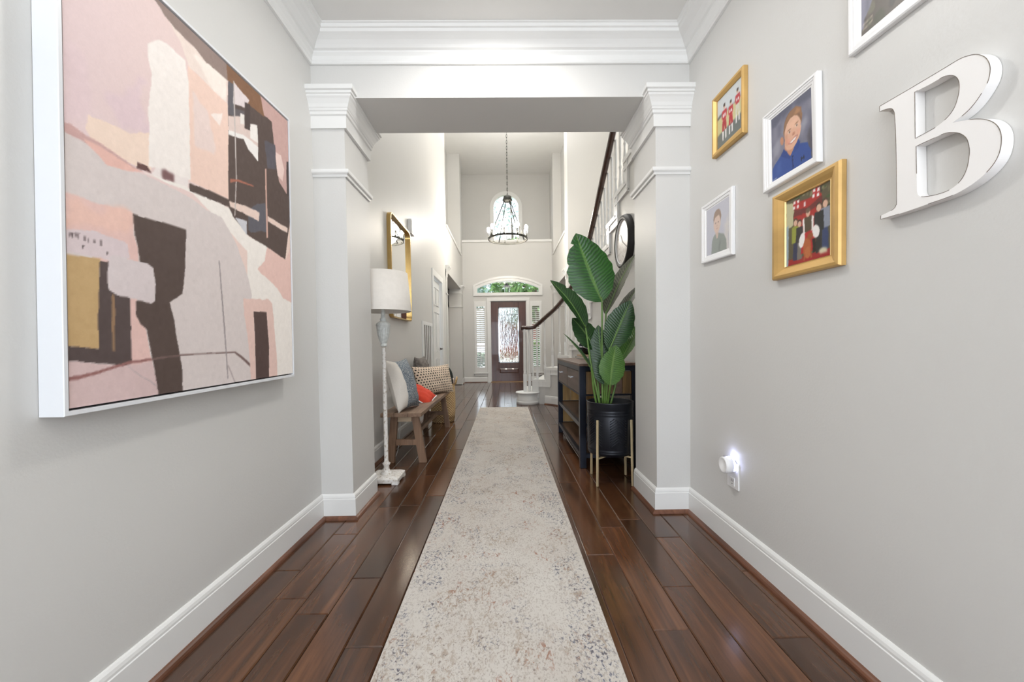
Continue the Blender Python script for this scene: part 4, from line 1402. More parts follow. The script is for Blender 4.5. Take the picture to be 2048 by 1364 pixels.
b = MB()
b.bm(bm)
b.build('wall_letter', mat('chalk_white_paint', (242, 240, 238), .5, var=.015, vscale=4), label='big white wooden letter B with a dark worn edge line on right wall', cat='letter')
letter = bpy.data.objects['wall_letter']
b = MB()
LW = mat('worn_dark_edge', (120, 108, 96), .7, var=.5, vscale=60)
for L in loops:
    L3 = [Vector((HXR - .0282, p[0], p[1])) for p in L]
    n = len(L3)
    k = 0
    rr = np.random.default_rng(5)
    while k < n:
        ln = int(rr.integers(3, 12))
        if rr.random() < .62:
            seg = [L3[(k + j) % n] for j in range(ln + 1)]
            b.tube(seg, .0007, 4)
        k += ln
b.build('worn_edge', LW, letter)

# --- outlet and night light
e = empty('wall_outlet', (HXR, 1.93, .37), 'white duplex outlet plate under the night light on right wall', 'outlet')
MB().box(HXR - .007, HXR, 1.882, 1.978, .313, .44, .002).build('cover_plate', WHITEPL, e)
b = MB()
b.box(HXR - .010, HXR - .006, 1.912, 1.948, .325, .365, .002)
b.build('receptacle', WHITEPL, e)
b = MB()
for y in (1.922, 1.936):
    b.box(HXR - .0108, HXR - .0095, y - .0012, y + .0012, .345, .357)
b.lathe([(.003, -.0105), (.003, -.0095)], (HXR, 1.93, .335), 8, 'X')
b.build('socket_slot', BLACK, e)
nl = empty('night_light', (HXR - .03, 1.93, .43), 'round white plug-in night light glowing bluish upward at the right wall outlet', 'night light')
b = MB()
b.lathe([(.0, -.056), (.030, -.056), (.034, -.058), (.038, -.056), (.040, -.050), (.041, -.022)], (HXR, 1.93, .428), 28, 'X')
b.build('body', WHITEPL, nl)
MB().lathe([(.038, -.022), (.038, -.012)], (HXR, 1.93, .428), 28, 'X', ang=(math.radians(-40), math.radians(220))).build('glow_ring', LED, nl)
MB().lathe([(.034, -.022), (.034, -.008)], (HXR, 1.93, .428), 20, 'X').build('back_case', WHITEPL, nl)
MB().lathe([(.0, .0), (.006, .0), (.006, .002), (0, .003)], (HXR - .045, 1.936, .468), 10, 'Z').build('light_sensor', mat('sensor_grey', (150, 144, 150), .3), nl)
light('night_light_glow', 'POINT', (HXR - .018, 1.93, .476), .06, (.62, .66, 1), .008)

# ------------------------------------------------------------------ floor lamp
m, nt, b = new_mat('whitewashed_wood')
v = mapped(nt, (1, 1, 1))
c = ramp(nt, noise(nt, v, 55, 5, .65), [(.34, lin((166, 150, 130))), (.46, lin((222, 218, 212))), (.7, lin((236, 234, 232)))])
nt.links.new(c, b.inputs['Base Color'])
b.inputs['Roughness'].default_value = .6
WASH = m
GREYW = mat('grey_wash_urn', (204, 207, 204), .5, var=.16, vscale=50)
LINEN = mat('linen_shade', (222, 217, 210), .85, var=.03, vscale=30, bmp=.2, bscale=220, stretch=(1, 1, 1))
LX, LY = -.932, 3.065
lamp = empty('floor_lamp', (LX, LY, 0), 'tall whitewashed floor lamp with cream drum shade beside the left column', 'lamp')
b = MB()
b.box(LX - .115, LX + .115, LY - .115, LY + .115, .012, .045, .006)
b.hexa([(LX - .11, LY - .11, .045), (LX + .11, LY - .11, .045), (LX + .11, LY + .11, .045), (LX - .11, LY + .11, .045)], [(LX - .085, LY - .085, .058), (LX + .085, LY - .085, .058), (LX + .085, LY + .085, .058), (LX - .085, LY + .085, .058)])
b.build('base', WASH, lamp)
for sx in (-1, 1):
    for sy in (-1, 1):
        MB().box(LX + sx * .092 - .024, LX + sx * .092 + .024, LY + sy * .092 - .024, LY + sy * .092 + .024, .0005, .016, .003).build('foot', WASH, lamp)
b = MB()
b.lathe([(.050, .055), (.046, .064), (.030, .072), (.022, .09), (.020, .115), (.028, .128), (.030, .136), (.018, .145), (.0155, .16), (.0150, 1.03), (.018, 1.035)], (LX, LY, 0), 18)
b.build('pole', WASH, lamp)
b = MB()
prof = [(.020, 1.03), (.026, 1.036), (.027, 1.046), (.020, 1.054), (.026, 1.065), (.038, 1.095), (.047, 1.135), (.050, 1.165), (.052, 1.185), (.054, 1.188), (.054, 1.194), (.052, 1.198), (.050, 1.206), (.040, 1.216), (.026, 1.222), (.022, 1.228), (.024, 1.234), (.024, 1.242), (.018, 1.248), (.016, 1.262), (.014, 1.30), (.012, 1.36)]
n = 36
vs, fs = [], []
for k, (r0, z) in enumerate(prof):
    flute = 1 if 4 <= k <= 7 else 0
    for i in range(n):
        a = 2 * PI * i / n
        rr = r0 * (1 - .055 * flute * (i % 2))
        vs.append((LX + rr * math.cos(a), LY + rr * math.sin(a), z))
for k in range(len(prof) - 1):
    for i in range(n):
        fs.append((k * n + i, k * n + (i + 1) % n, (k + 1) * n + (i + 1) % n, (k + 1) * n + i))
b.add(vs, fs)
b.build('urn', GREYW, lamp)
b = MB()
b.lathe([(.212, 1.297), (.187, 1.587), (.185, 1.587), (.210, 1.297), (.212, 1.297)], (LX, LY, 0), 40, cap=False)
b.build('lamp_shade', LINEN, lamp)
b = MB()
for a in range(3):
    t = 2 * PI * a / 3 + .4
    b.tube([(LX, LY, 1.55), (LX + .185 * math.cos(t), LY + .185 * math.sin(t), 1.575)], .002, 5)
b.tube([(LX + .04 * math.cos(t), LY + .04 * math.sin(t), 1.34 + .21 * (1 - abs(2 * k / 8 - 1))) for k, t in [(k, 0 if k < 4 else PI) for k in range(9)]], .002, 5)
b.lathe([(.006, 1.55), (.008, 1.565), (.004, 1.58), (.0, 1.582)], (LX, LY, 0), 8)
b.build('shade_harp', BRASS, lamp)
b = MB()
b.lathe([(0, 1.352), (.014, 1.355), (.026, 1.39), (.030, 1.415), (.022, 1.445), (0, 1.455)], (LX, LY, 0), 12)
b.build('bulb', mat('unlit_bulb', (240, 238, 230), .2), lamp)

# ------------------------------------------------------------------ mirror, chime box, grille on the foyer left wall
def rrect(y0, y1, z0, z1, r, n=7):
    p = []
    for cy0, cz0, a0 in ((y1 - r, z1 - r, 0), (y0 + r, z1 - r, PI / 2), (y0 + r, z0 + r, PI), (y1 - r, z0 + r, 1.5 * PI)):
        for k in range(n + 1):
            a = a0 + PI / 2 * k / n
            p.append((cy0 + r * math.cos(a), cz0 + r * math.sin(a)))
    return p
mi = empty('wall_mirror', (FXL, 4.45, 1.85), 'tall brass framed mirror with rounded corners above the bench on left wall', 'mirror')
MY0, MY1, MZ0, MZ1 = 4.03, 4.86, 1.325, 2.385
def ring_loop(outs, prof):
    b = MB()
    n = len(outs[0])
    vs = []
    for k, x in prof:
        vs += [(x, p[0], p[1]) for p in outs[k]]
    fs = []
    for j in range(len(prof) - 1):
        for i in range(n):
            fs.append((j * n + i, j * n + (i + 1) % n, (j + 1) * n + (i + 1) % n, (j + 1) * n + i))
    b.add(vs, fs)
    return b
oo = [rrect(MY0, MY1, MZ0, MZ1, .07), rrect(MY0 + .014, MY1 - .014, MZ0 + .014, MZ1 - .014, .058)]
ring_loop(oo, [(0, FXL), (0, FXL + .042), (1, FXL + .042), (1, FXL + .008)]).build('frame', BRASS, mi)
MB().prism(rrect(MY0 + .012, MY1 - .012, MZ0 + .012, MZ1 - .012, .058), lambda p: (FXL + .004, *p), lambda p: (FXL + .010, *p)).build('mirror_glass', MIRROR, mi)
ch = empty('door_chime', (FXL, 4.97, 2.49), 'small white door chime box high on the left wall beside the mirror', 'door chime')
MB().box(FXL + .002, FXL + .048, 4.90, 5.06, 2.40, 2.575, .004).build('cover', WHITEPL, ch)
MB().box(FXL + .046, FXL + .052, 4.915, 5.045, 2.415, 2.56, .003).build('front_panel', WHITEPL, ch)
MB().box(FXL, FXL + .004, 4.91, 5.05, 2.41, 2.565).build('back_plate', WHITEPL, ch)
gr = empty('return_air_grille', (FXL, 5.98, .95), 'white return air grille with vertical fins on left wall beside the panelled door', 'air grille')
b = MB()
gy0, gy1, gz0, gz1 = 5.60, 6.36, .58, 1.385
b.box(FXL, FXL + .012, gy0, gy0 + .055, gz0, gz1).box(FXL, FXL + .012, gy1 - .055, gy1, gz0, gz1).box(FXL, FXL + .012, gy0 + .055, gy1 - .055, gz1 - .05, gz1).box(FXL, FXL + .012, gy0 + .055, gy1 - .055, gz0, gz0 + .05)
b.build('frame', WHITEPL, gr)
MB().box(FXL, FXL + .003, gy0 + .05, gy1 - .05, gz0 + .045, gz1 - .045).build('duct_shade_sheet', mat('duct_shadow_brown', (104, 94, 86), .8), gr)  # flat brown sheet, its dark colour stands in for shade behind the fins
for k in range(5):
    y = gy0 + .10 + k * .135
    MB().box(FXL + .003, FXL + .011, y - .022, y + .022, gz0 + .05, gz1 - .05).build('fin', WHITEPL, gr)

# ------------------------------------------------------------------ bench
be = empty('bench', (-.91, 4.3, 0), 'weathered brown wooden trestle bench along the left wall', 'bench')
BX0, BX1, BY0, BY1, BZ = -1.085, -.735, 3.42, 5.16, .458
for k in range(3):
    a = BX0 + (BX1 - BX0) * k / 3
    MB().box(a + .001, a + (BX1 - BX0) / 3 - .001, BY0, BY1, BZ - .034, BZ - (.001 if k == 1 else 0), .003).build('seat_board', BENCHW, be)
for y in (3.545, 5.06):
    for sx, (xt, xb) in (('l', (-.995, -1.035)), ('r', (-.815, -.752))):
        MB().hexa([(xb - .030, y - .024, 0.0005), (xb + .030, y - .024, 0.0005), (xb + .030, y + .024, 0.0005), (xb - .030, y + .024, 0.0005)],
                  [(xt - .030, y - .024, BZ - .034), (xt + .030, y - .024, BZ - .034), (xt + .030, y + .024, BZ - .034), (xt - .030, y + .024, BZ - .034)]).build('leg', BENCHL, be)
    MB().box(-.985, -.80, y - .016, y + .016, .155, .205, .002).build('stretcher', BENCHL, be)
    MB().box(-.965, -.845, y - .014, y + .014, .365, BZ - .034).build('apron', mat('pale_apron_wood', (188, 166, 140), .6, stretch=(.2, 1, 1)), be)
MB().box(-.915, -.875, 3.56, 5.045, .158, .202, .002).build('long_stretcher', BENCHW, be)
MB().box(-.965, -.945, 3.57, 5.03, .385, BZ - .034).build('rail', BENCHW, be)

# ------------------------------------------------------------------ cushions
def pillow(name, c, u, v, w, h, d, m, label, nu=20, sag=.10, puff=.55):
    u = Vector(u).normalized()
    v = Vector(v)
    v = (v - u * v.dot(u)).normalized()
    n = u.cross(v)
    c = Vector(c)
    vs, fs, uv = [], [], {}
    b = MB()
    for side in (1, -1):
        o = len(vs)
        for j in range(nu + 1):
            for i in range(nu + 1):
                a, e = 2 * i / nu - 1, 2 * j / nu - 1
                th = max(0, (1 - abs(a) ** 2.6) * (1 - abs(e) ** 2.6)) ** puff
                pin = 1 - sag * (1 - abs(e) ** 2) * abs(a) ** 3
                pin2 = 1 - sag * (1 - abs(a) ** 2) * abs(e) ** 3
                wr = .004 * math.sin(9 * a + 5 * e) + .003 * math.sin(13 * e - 4 * a)
                p = c + u * (a * w / 2 * pin) + v * (e * h / 2 * pin2) + n * (side * (th * (d / 2 + wr)))
                vs.append(p)
                uv[len(vs) - 1] = (i / nu, j / nu)
        for j in range(nu):
            for i in range(nu):
                q = (o + j * (nu + 1) + i, o + j * (nu + 1) + i + 1, o + (j + 1) * (nu + 1) + i + 1, o + (j + 1) * (nu + 1) + i)
                fs.append(q if side > 0 else q[::-1])
    b.add(vs, fs, True)
    b.uv = uv
    o = b.build(name, m, fixn=False, origin=tuple(c), label=label, cat='cushion', group='cushions on the bench')
    # piping cord round the seam
    rim = []
    for k in range(80):
        t = 4 * k / 80
        s_, f = int(t), 2 * (t - int(t)) - 1
        a, e = ((f, -1), (1, f), (-f, 1), (-1, -f))[s_]
        pin = 1 - sag * (1 - abs(e) ** 2) * abs(a) ** 3
        pin2 = 1 - sag * (1 - abs(a) ** 2) * abs(e) ** 3
        rim.append(c + u * (a * w / 2 * pin) + v * (e * h / 2 * pin2))
    return o, rim
def uvsep(nt):
    tc = N(nt, 'ShaderNodeTexCoord')
    sp = N(nt, 'ShaderNodeSeparateXYZ')
    nt.links.new(tc.outputs['UV'], sp.inputs[0])
    return tc.outputs['UV'], sp.outputs[0], sp.outputs[1]
# cream / blue
m, nt, b = new_mat('cream_blue_woven_cushion')
uv_, ux, vx = uvsep(nt)
mp = N(nt, 'ShaderNodeMapping'); mp.inputs['Scale'].default_value = (10, 34, 1); nt.links.new(uv_, mp.inputs[0])
st = noise(nt, mp.outputs[0], 2.2, 5, .7, .5)
blue = ramp(nt, st, [(.36, lin((70, 84, 100))), (.5, lin((112, 124, 134))), (.64, lin((206, 204, 200)))])
msk = ramp(nt, ux, [(.27, (0, 0, 0)), (.29, (1, 1, 1))])
c = mix(nt, msk, lin((224, 218, 210)), blue)
nt.links.new(c, b.inputs['Base Color'])
b.inputs['Roughness'].default_value = .95
bump(nt, b, st, .5, .006)
pillow('cushion', (-.950, 3.66, .455 + .230), (.20, 1, 0), (-.27, .04, 1), .43, .475, .165, m, 'cream cushion with a dark blue woven half, nearest the lamp on the bench')
# charcoal knit
KNIT = mat('charcoal_heather_knit', (112, 106, 102), .95, var=.35, vscale=40, bmp=.6, bscale=60, bdist=.004, stretch=(1, .35, 1))
pillow('cushion', (-1.045, 5.0, .455 + .225), (.05, 1, 0), (-.16, .0, 1), .46, .45, .16, KNIT, 'charcoal heather cushion against the wall behind the dotted one')
# dotted
m, nt, b = new_mat('cream_black_dotted_cotton')
uv_, ux, vx = uvsep(nt)
def dots(nt, sx, sy, r0):
    row = math_(nt, 'MULTIPLY', vx, sy)
    rf = math_(nt, 'FLOOR', row)
    off = math_(nt, 'MULTIPLY', math_(nt, 'MODULO', rf, 2.0), .5)
    cx = math_(nt, 'SUBTRACT', math_(nt, 'FRACT', math_(nt, 'ADD', math_(nt, 'MULTIPLY', ux, sx), off)), .5)
    cy = math_(nt, 'MULTIPLY', math_(nt, 'SUBTRACT', math_(nt, 'FRACT', row), .5), .9)
    d2 = math_(nt, 'SQRT', math_(nt, 'ADD', math_(nt, 'MULTIPLY', cx, cx), math_(nt, 'MULTIPLY', cy, cy)))
    return ramp(nt, d2, [(r0 - .03, (1, 1, 1)), (r0 + .03, (0, 0, 0))])
c = mix(nt, dots(nt, 17, 12, .25), lin((226, 206, 184)), lin((34, 28, 30)))
nt.links.new(c, b.inputs['Base Color'])
b.inputs['Roughness'].default_value = .9
pillow('cushion', (-.865, 4.79, .455 + .168), (.33, .64, 0), (-.20, .10, 1), .70, .36, .15, m, 'cream lumbar cushion covered in black dots across the bench', 24)
# red over navy
m, nt, b = new_mat('red_felt'); 
RED = mat('orange_red_cotton', (214, 66, 40), .85, var=.06, vscale=40)
NAVY = mat('navy_cotton', (36, 44, 96), .85, var=.1, vscale=40)
o, rim = pillow('cushion', (-.915, 4.17, .532), (.86, .10, -.50), (.05, .96, .28), .34, .30, .12, RED, 'small orange-red and navy cushion with white piping lying on the bench', 16)
o.data.materials.append(NAVY)
nf = len(o.data.polygons)
for i, p in enumerate(o.data.polygons):
    if i >= nf // 2:
        p.material_index = 1
bb = MB()
bb.tube(rim, .007, 6, closed=True)
bb.build('piping', WHITE, o)

# ------------------------------------------------------------------ woven basket with a dark blanket in it
m, nt, b = new_mat('seagrass_weave')
tc = N(nt, 'ShaderNodeTexCoord')
sp = N(nt, 'ShaderNodeSeparateXYZ'); nt.links.new(tc.outputs['Object'], sp.inputs[0])
ang_ = math_(nt, 'ARCTAN2', sp.outputs[1], sp.outputs[0])
k1 = math_(nt, 'SINE', math_(nt, 'MULTIPLY', ang_, 26.0))
k2 = math_(nt, 'SINE', math_(nt, 'MULTIPLY', sp.outputs[2], 190.0))
wv = math_(nt, 'MULTIPLY', k1, k2)
c = ramp(nt, math_(nt, 'ADD', math_(nt, 'MULTIPLY', wv, .5), .5), [(.1, lin((150, 116, 76))), (.5, lin((206, 172, 124))), (.9, lin((226, 198, 152)))])
nt.links.new(c, b.inputs['Base Color'])
b.inputs['Roughness'].default_value = .8
bump(nt, b, wv, .8, .006)
SEAG = m
bk = empty('basket', (-.872, 5.46, 0), 'tan woven seagrass basket on the floor at the far end of the bench', 'basket')
b = MB()
b.lathe([(.140, .0005), (.152, .01), (.165, .12), (.170, .26), (.168, .40), (.162, .52), (.156, .52), (.160, .40), (.160, .05), (.0, .04)], (-.872, 5.46, 0), 36)
b.build('woven_body', SEAG, bk, origin=(-.872, 5.46, 0))
b = MB()
b.lathe([(.163, .52), (.170, .53), (.172, .565), (.168, .59), (.160, .592), (.154, .56), (.156, .52), (.163, .52)], (-.872, 5.46, 0), 36, cap=False)
m, nt, bb_ = new_mat('black_white_check_band')
tc = N(nt, 'ShaderNodeTexCoord')
sp = N(nt, 'ShaderNodeSeparateXYZ'); nt.links.new(tc.outputs['Object'], sp.inputs[0])
a1 = math_(nt, 'SINE', math_(nt, 'MULTIPLY', math_(nt, 'ARCTAN2', sp.outputs[1], sp.outputs[0]), 14.0))
nt.links.new(ramp(nt, math_(nt, 'ADD', math_(nt, 'MULTIPLY', a1, .5), .5), [(.45, lin((30, 28, 30))), (.55, lin((226, 212, 200)))]), bb_.inputs['Base Color'])
b.build('rim_band', m, bk, origin=(-.872, 5.46, 0))
for s_ in (-1, 1):
    b = MB()
    b.tube([(-.872 + s_ * .168, 5.46 - .05, .50), (-.872 + s_ * .19, 5.46 - .04, .57), (-.872 + s_ * .195, 5.46, .60), (-.872 + s_ * .19, 5.46 + .04, .57), (-.872 + s_ * .168, 5.46 + .05, .50)], .010, 8)
    b.build('handle', SEAG, bk)
b = MB()
def lump(u, v):
    a = 2 * PI * u
    r0 = .142 * math.sin(PI / 2 * (1 - v)) ** .7
    z = .545 + .17 * math.sin(PI / 2 * v) * (1 + .25 * math.sin(a + .8)) + .012 * math.sin(5 * a)
    return (-.872 + r0 * math.cos(a) * (1 + .06 * math.sin(3 * a)), 5.46 + r0 * math.sin(a), z)
b.grid(lump, 28, 10)
b.build('rolled_blanket', mat('dark_green_black_knit', (26, 36, 34), .95, var=.3, vscale=30, bmp=.5, bscale=60, bdist=.005), label='dark green-black knitted throw stuffed in the woven basket', cat='blanket')

# ------------------------------------------------------------------ outlet, plug and cord low on the left wall
e = empty('wall_outlet', (FXL, 4.02, .36), 'white outlet with plugs low on the left wall behind the bench leg', 'outlet')
MB().box(FXL, FXL + .006, 3.985, 4.055, .30, .415, .002).build('cover_plate', WHITEPL, e)
cd = empty('lamp_cord', (FXL + .02, 3.6, .2), 'thin white lamp cord with grey plug running under the bench', 'cord')
MB().box(FXL + .0065, FXL + .05, 4.0, 4.04, .315, .355, .006).build('plug', mat('grey_plug', (150, 148, 146), .5), cd)
b = MB()
b.tube(catmull([Vector(p) for p in ((FXL + .05, 4.02, .335), (FXL + .10, 3.99, .28), (FXL + .12, 3.88, .12), (FXL + .13, 3.72, .012), (FXL + .12, 3.5, .008), (FXL + .13, 3.32, .008), (LX - .09, 3.185, .010))], 6), .003, 6)
b.build('cable', WHITEPL, cd)

# ------------------------------------------------------------------ console table
ct = empty('console_table', (.84, 3.97, 0), 'dark steel framed console table with wooden drawers along the right wall', 'console table')
CX0, CX1, CY0, CY1, CT = .60, 1.085, 3.27, 4.68, .868
for x in (CX0, CX1 - .052):
    for y in (CY0, CY1 - .052):
        MB().box(x, x + .052, y, y + .052, .0005, CT - .02, .002).build('leg', NAVY_M, ct)
b = MB()
b.box(CX0, CX1, CY0, CY1, CT - .022, CT, .003)
b.build('tabletop', CONSW, ct)
b = MB()
for x in (CX0, CX1 - .03):
    b.box(x, x + .03, CY0 + .052, CY1 - .052, CT - .062, CT - .022)
for y in (CY0, CY1 - .03):
    b.box(CX0 + .052, CX1 - .052, y, y + .03, CT - .062, CT - .022)
b.build('top_rail', NAVY_M, ct)
for z0, z1 in ((.335, .372), (.085, .122)):
    b = MB()
    for x in (CX0 + .004, CX1 - .034):
        b.box(x, x + .03, CY0 + .052, CY1 - .052, z0, z1)
    for y in (CY0 + .004, CY1 - .034):
        b.box(CX0 + .052, CX1 - .052, y, y + .03, z0, z1)
    b.build('shelf_rail', NAVY_M, ct)
    MB().box(CX0 + .034, CX1 - .034, CY0 + .034, CY1 - .034, z1 - .022, z1 - .004).build('shelf', CONSW, ct)
ym = (CY0 + CY1) / 2
for a, c_ in ((CY0 + .058, ym - .006), (ym + .006, CY1 - .058)):
    d_ = MB().box(CX0 + .006, CX0 + .028, a, c_, .615, .800, .002).build('drawer', CONSD, ct)
    MB().box(CX0 + .03, CX1 - .06, a + .02, c_ - .02, .63, .79).build('drawer_box', CONSW, d_)
    yc = (a + c_) / 2
    b = MB()
    b.box(CX0 - .026, CX0 - .016, yc - .065, yc + .065, .725, .737, .002).box(CX0 - .018, CX0 + .006, yc - .006, yc + .006, .726, .736)
    b.build('pull_handle', STEEL, d_)
MB().box(CX0 + .010, CX0 + .05, ym - .005, ym + .005, .615, .806).build('divider', NAVY_M, ct)
b = MB()
b.box(CX0 + .052, CX1 - .052, CY0 + .01, CY0 + .03, .600, .612).box(CX0 + .006, CX0 + .03, CY0 + .052, CY1 - .052, .600, .612)
b.build('drawer_rail', NAVY_M, ct)
for k in range(5):
    x0 = CX0 + .056 + k * .0755
    MB().box(x0, x0 + .072, CY0 + .012, CY0 + .024, .615, .80).build('end_board', CONSW if k % 2 else DARKGOLD, ct)
for z0, z1 in ((.375, .60), (.125, .333)):
    for k in range(4):
        x0 = CX0 + .056 + k * .0942
        MB().box(x0, x0 + .091, CY1 - .026, CY1 - .012, z0, z1).build('end_board', TANW, ct)

# books and black ornament on the console
def book(name, x0, x1, y0, y1, z0, z1, cov, label):
    e = empty(name, ((x0 + x1) / 2, (y0 + y1) / 2, z0), label, 'book', 'books on the console table')
    MB().box(x0, x1, y0, y1, z0, z0 + .004).box(x0, x1, y0, y1, z1 - .004, z1).box(x0, x1, y1 - .004, y1, z0, z1).build('cover', cov, e)
    MB().box(x0 + .004, x1 - .004, y0 + .003, y1 - .004, z0 + .004, z1 - .004).build('pages', mat('paper_block', (226, 214, 198), .8, stretch=(1, 1, 30)), e)
book('book', .80, 1.03, 4.34, 4.62, CT + .0005, CT + .022, mat('grey_blue_cover', (136, 146, 152), .5), 'grey-blue book lying at the bottom of the stack on the console')
book('book', .82, 1.03, 4.36, 4.61, CT + .0225, CT + .040, mat('tan_cover', (196, 152, 112), .5), 'tan book on top of the grey-blue one on the console')
ob = empty('knot_ornament', (.905, 4.48, CT + .04), 'round black ornament with thin silver loops on the book stack', 'ornament')
b = MB()
for k in range(3):
    a = k * PI / 3
    pts_ = []
    for i in range(28):
        t = 2 * PI * i / 28
        p = Vector((.062 * math.cos(t), .0, .062 * math.sin(t)))
        p = Matrix.Rotation(a, 3, 'Z') @ Matrix.Rotation(.35 * k, 3, 'X') @ p
        pts_.append(Vector((.905, 4.48, CT + .04 + .088)) + p)
    b.tube(pts_, .026, 10, closed=True)
b.lathe([(0, -.05), (.04, -.035), (.055, 0), (.04, .035), (0, .05)], (.905, 4.48, CT + .128), 14)
b.build('black_knot', BLACK_M, ob)
b = MB()
for z_, tl in ((.012, .25), (-.02, -.35)):
    b.tube([Vector((.905 + .094 * math.cos(t), 4.48 + .094 * math.sin(t), CT + .128 + z_ + tl * .08 * math.cos(t))) for t in [2 * PI * i / 30 for i in range(30)]], .0035, 6, closed=True)
b.build('silver_loop', STEEL, ob)

# ------------------------------------------------------------------ wall clock
ck = empty('wall_clock', (FXR, 3.75, 1.985), 'round wall clock with thick black rim and pale marbled dial above the console', 'clock')
CKY, CKZ, CKR = 3.75, 1.975, .25
def xl(prof, m, nm, par, n=48):
    b = MB()
    b.lathe([(r0, -h) for r0, h in prof], (FXR, CKY, CKZ), n, 'X')
    return b.build(nm, m, par)
b = MB()
b.lathe([(.250, -.001), (.252, -.02), (.248, -.030), (.246, -.036), (.243, -.038), (.240, -.050), (.222, -.056), (.212, -.055), (.200, -.050), (.200, -.012)], (FXR, CKY, CKZ), 56, 'X', cap=False)
b.build('rim', BLACK, ck)
m, nt, bb_ = new_mat('marbled_dial')
v = mapped(nt, (1, 1, 1))
nt.links.new(ramp(nt, noise(nt, v, 7, 6, .7, 2.5), [(.40, lin((206, 198, 192))), (.5, lin((236, 232, 228))), (.7, lin((240, 238, 234)))]), bb_.inputs['Base Color'])
bb_.inputs['Roughness'].default_value = .25
MB().lathe([(0, -.003), (.200, -.003), (.200, -.036), (0, -.036)], (FXR, CKY, CKZ), 48, 'X', smooth=False).build('dial', m, ck)
MB().lathe([(.2005, -.0505), (.1985, -.0495), (.1985, -.0365), (.2005, -.0365), (.2005, -.0505)], (FXR, CKY, CKZ), 48, 'X', cap=False).build('silver_bezel', WHITE, ck)
for nm, a, L, w in (('hour_hand', 2.2, .10, .007), ('minute_hand', -.5, .15, .005)):
    MB().bar((FXR - .039, CKY, CKZ), (FXR - .039, CKY - L * math.cos(a), CKZ + L * math.sin(a)), w, .002, up=(1, 0, 0)).build(nm, PEWTER, ck)

# ------------------------------------------------------------------ planter stand, pot and bird-of-paradise plant
PX, PY = .775, 2.985
sd = empty('planter_stand', (PX, PY, 0), 'pale brass four-legged stand holding the black planter', 'plant stand')
PR = .168
LEGS = [(-.128, -.132), (.124, -.135), (-.102, .135), (.134, .10)]
for dx, dy in LEGS:
    L_ = math.hypot(dx, dy)
    ux_, uy_ = dx / L_, dy / L_
    MB().bar((PX + ux_ * (PR + .018), PY + uy_ * (PR + .018), 0.0005), (PX + ux_ * (PR + .0095), PY + uy_ * (PR + .0095), .478), .013, .013, up=(ux_, uy_, 0)).build('leg', BRASS_P, sd)
for a, c_ in ((0, 3), (1, 2)):
    pa_, pc_ = [Vector((PX + LEGS[i][0] / math.hypot(*LEGS[i]) * (PR + .012), PY + LEGS[i][1] / math.hypot(*LEGS[i]) * (PR + .012), .2 + (.006 if a else 0))) for i in (a, c_)]
    MB().bar(pa_, pc_, .014, .010).build('cross_brace', BRASS_P, sd)
pot = empty('planter_pot', (PX, PY, .212), 'matt black cylindrical planter embossed with a chevron pattern', 'planter')
b = MB()
b.lathe([(.0, .213), (.150, .213), (.160, .218), (.166, .232), (.167, .238), (.165, .242), (.167, .246), (.167, .256), (.165, .260), (.167, .264), (.1685, .50), (.1665, .504), (.1685, .508), (.1685, .520), (.1665, .524), (.1685, .528), (.1685, .540), (.1665, .544), (.169, .548), (.170, .592), (.172, .599), (.168, .602), (.163, .598), (.160, .50), (.0, .50)], (PX, PY, 0), 56)
b.build('pot_body', BLACK_M, pot)
# embossed chevrons: raised herringbone ribs in panels round the pot
b = MB()
def on_pot(a, z, r0=.1685):
    return Vector((PX + r0 * math.cos(a), PY + r0 * math.sin(a), z))
NP = 6
for k in range(NP):
    a0 = -PI / 2 + .10 + k * 2 * PI / NP
    hw = .36
    for i in range(11):
        z0 = .285 + i * .0185
        for s_ in (-1, 1):
            pts_ = []
            for t in range(5):
                f = t / 4
                z = z0 + (.045 * (f if z0 < .385 else f))
                if .272 < z < .495:
                    pts_.append(on_pot(a0 + s_ * hw * (1 - f), z))
            if len(pts_) > 1:
                b.tube(pts_, .0034, 5)
b.build('chevron_rib', BLACK_M, pot, kind='stuff')
MB().lathe([(.159, .505), (.159, .56), (.0, .568)], (PX, PY, 0), 32).build('soil', mat('dark_moss_filler', (40, 34, 26), .95, var=.4, vscale=40, bmp=.8, bscale=60, bdist=.01), pot)

def leaf_mat(name, c0, c1, rib, rough=.32, sheen=.4):
    m, nt, b = new_mat(name)
    uv_, ux, vx = uvsep(nt)
    av = math_(nt, 'ABSOLUTE', math_(nt, 'SUBTRACT', vx, .5))
    ph = math_(nt, 'SUBTRACT', math_(nt, 'MULTIPLY', ux, 22.0), math_(nt, 'MULTIPLY', av, 5.0))
    ph = math_(nt, 'ADD', ph, math_(nt, 'MULTIPLY', noise(nt, uv_, 6, 2), 1.2))
    s = math_(nt, 'ADD', math_(nt, 'MULTIPLY', math_(nt, 'SINE', math_(nt, 'MULTIPLY', ph, 6.283)), .5), .5)
    big = noise(nt, uv_, 3.0, 3)
    c = mix(nt, ramp(nt, s, [(.1, (0, 0, 0)), (.9, (.55, .55, .55))]), lin(c0), lin(c1))
    c = mix(nt, ramp(nt, big, [(.35, (0, 0, 0)), (.75, (.5, .5, .5))]), c, lin(c1))
    edge = ramp(nt, av, [(.0, (.8, .8, .8)), (.05, (.0, .0, .0))])
    c = mix(nt, edge, c, lin(rib))
    nt.links.new(c, b.inputs['Base Color'])
    b.inputs['Roughness'].default_value = rough
    b.inputs['Specular IOR Level'].default_value = sheen
    bump(nt, b, s, .35, .003)
    return m
LEAF = leaf_mat('leaf_deep_green', (18, 56, 16), (46, 102, 26), (112, 156, 76))
LEAFD = leaf_mat('leaf_dark_green', (22, 46, 24), (46, 82, 36), (112, 146, 84))
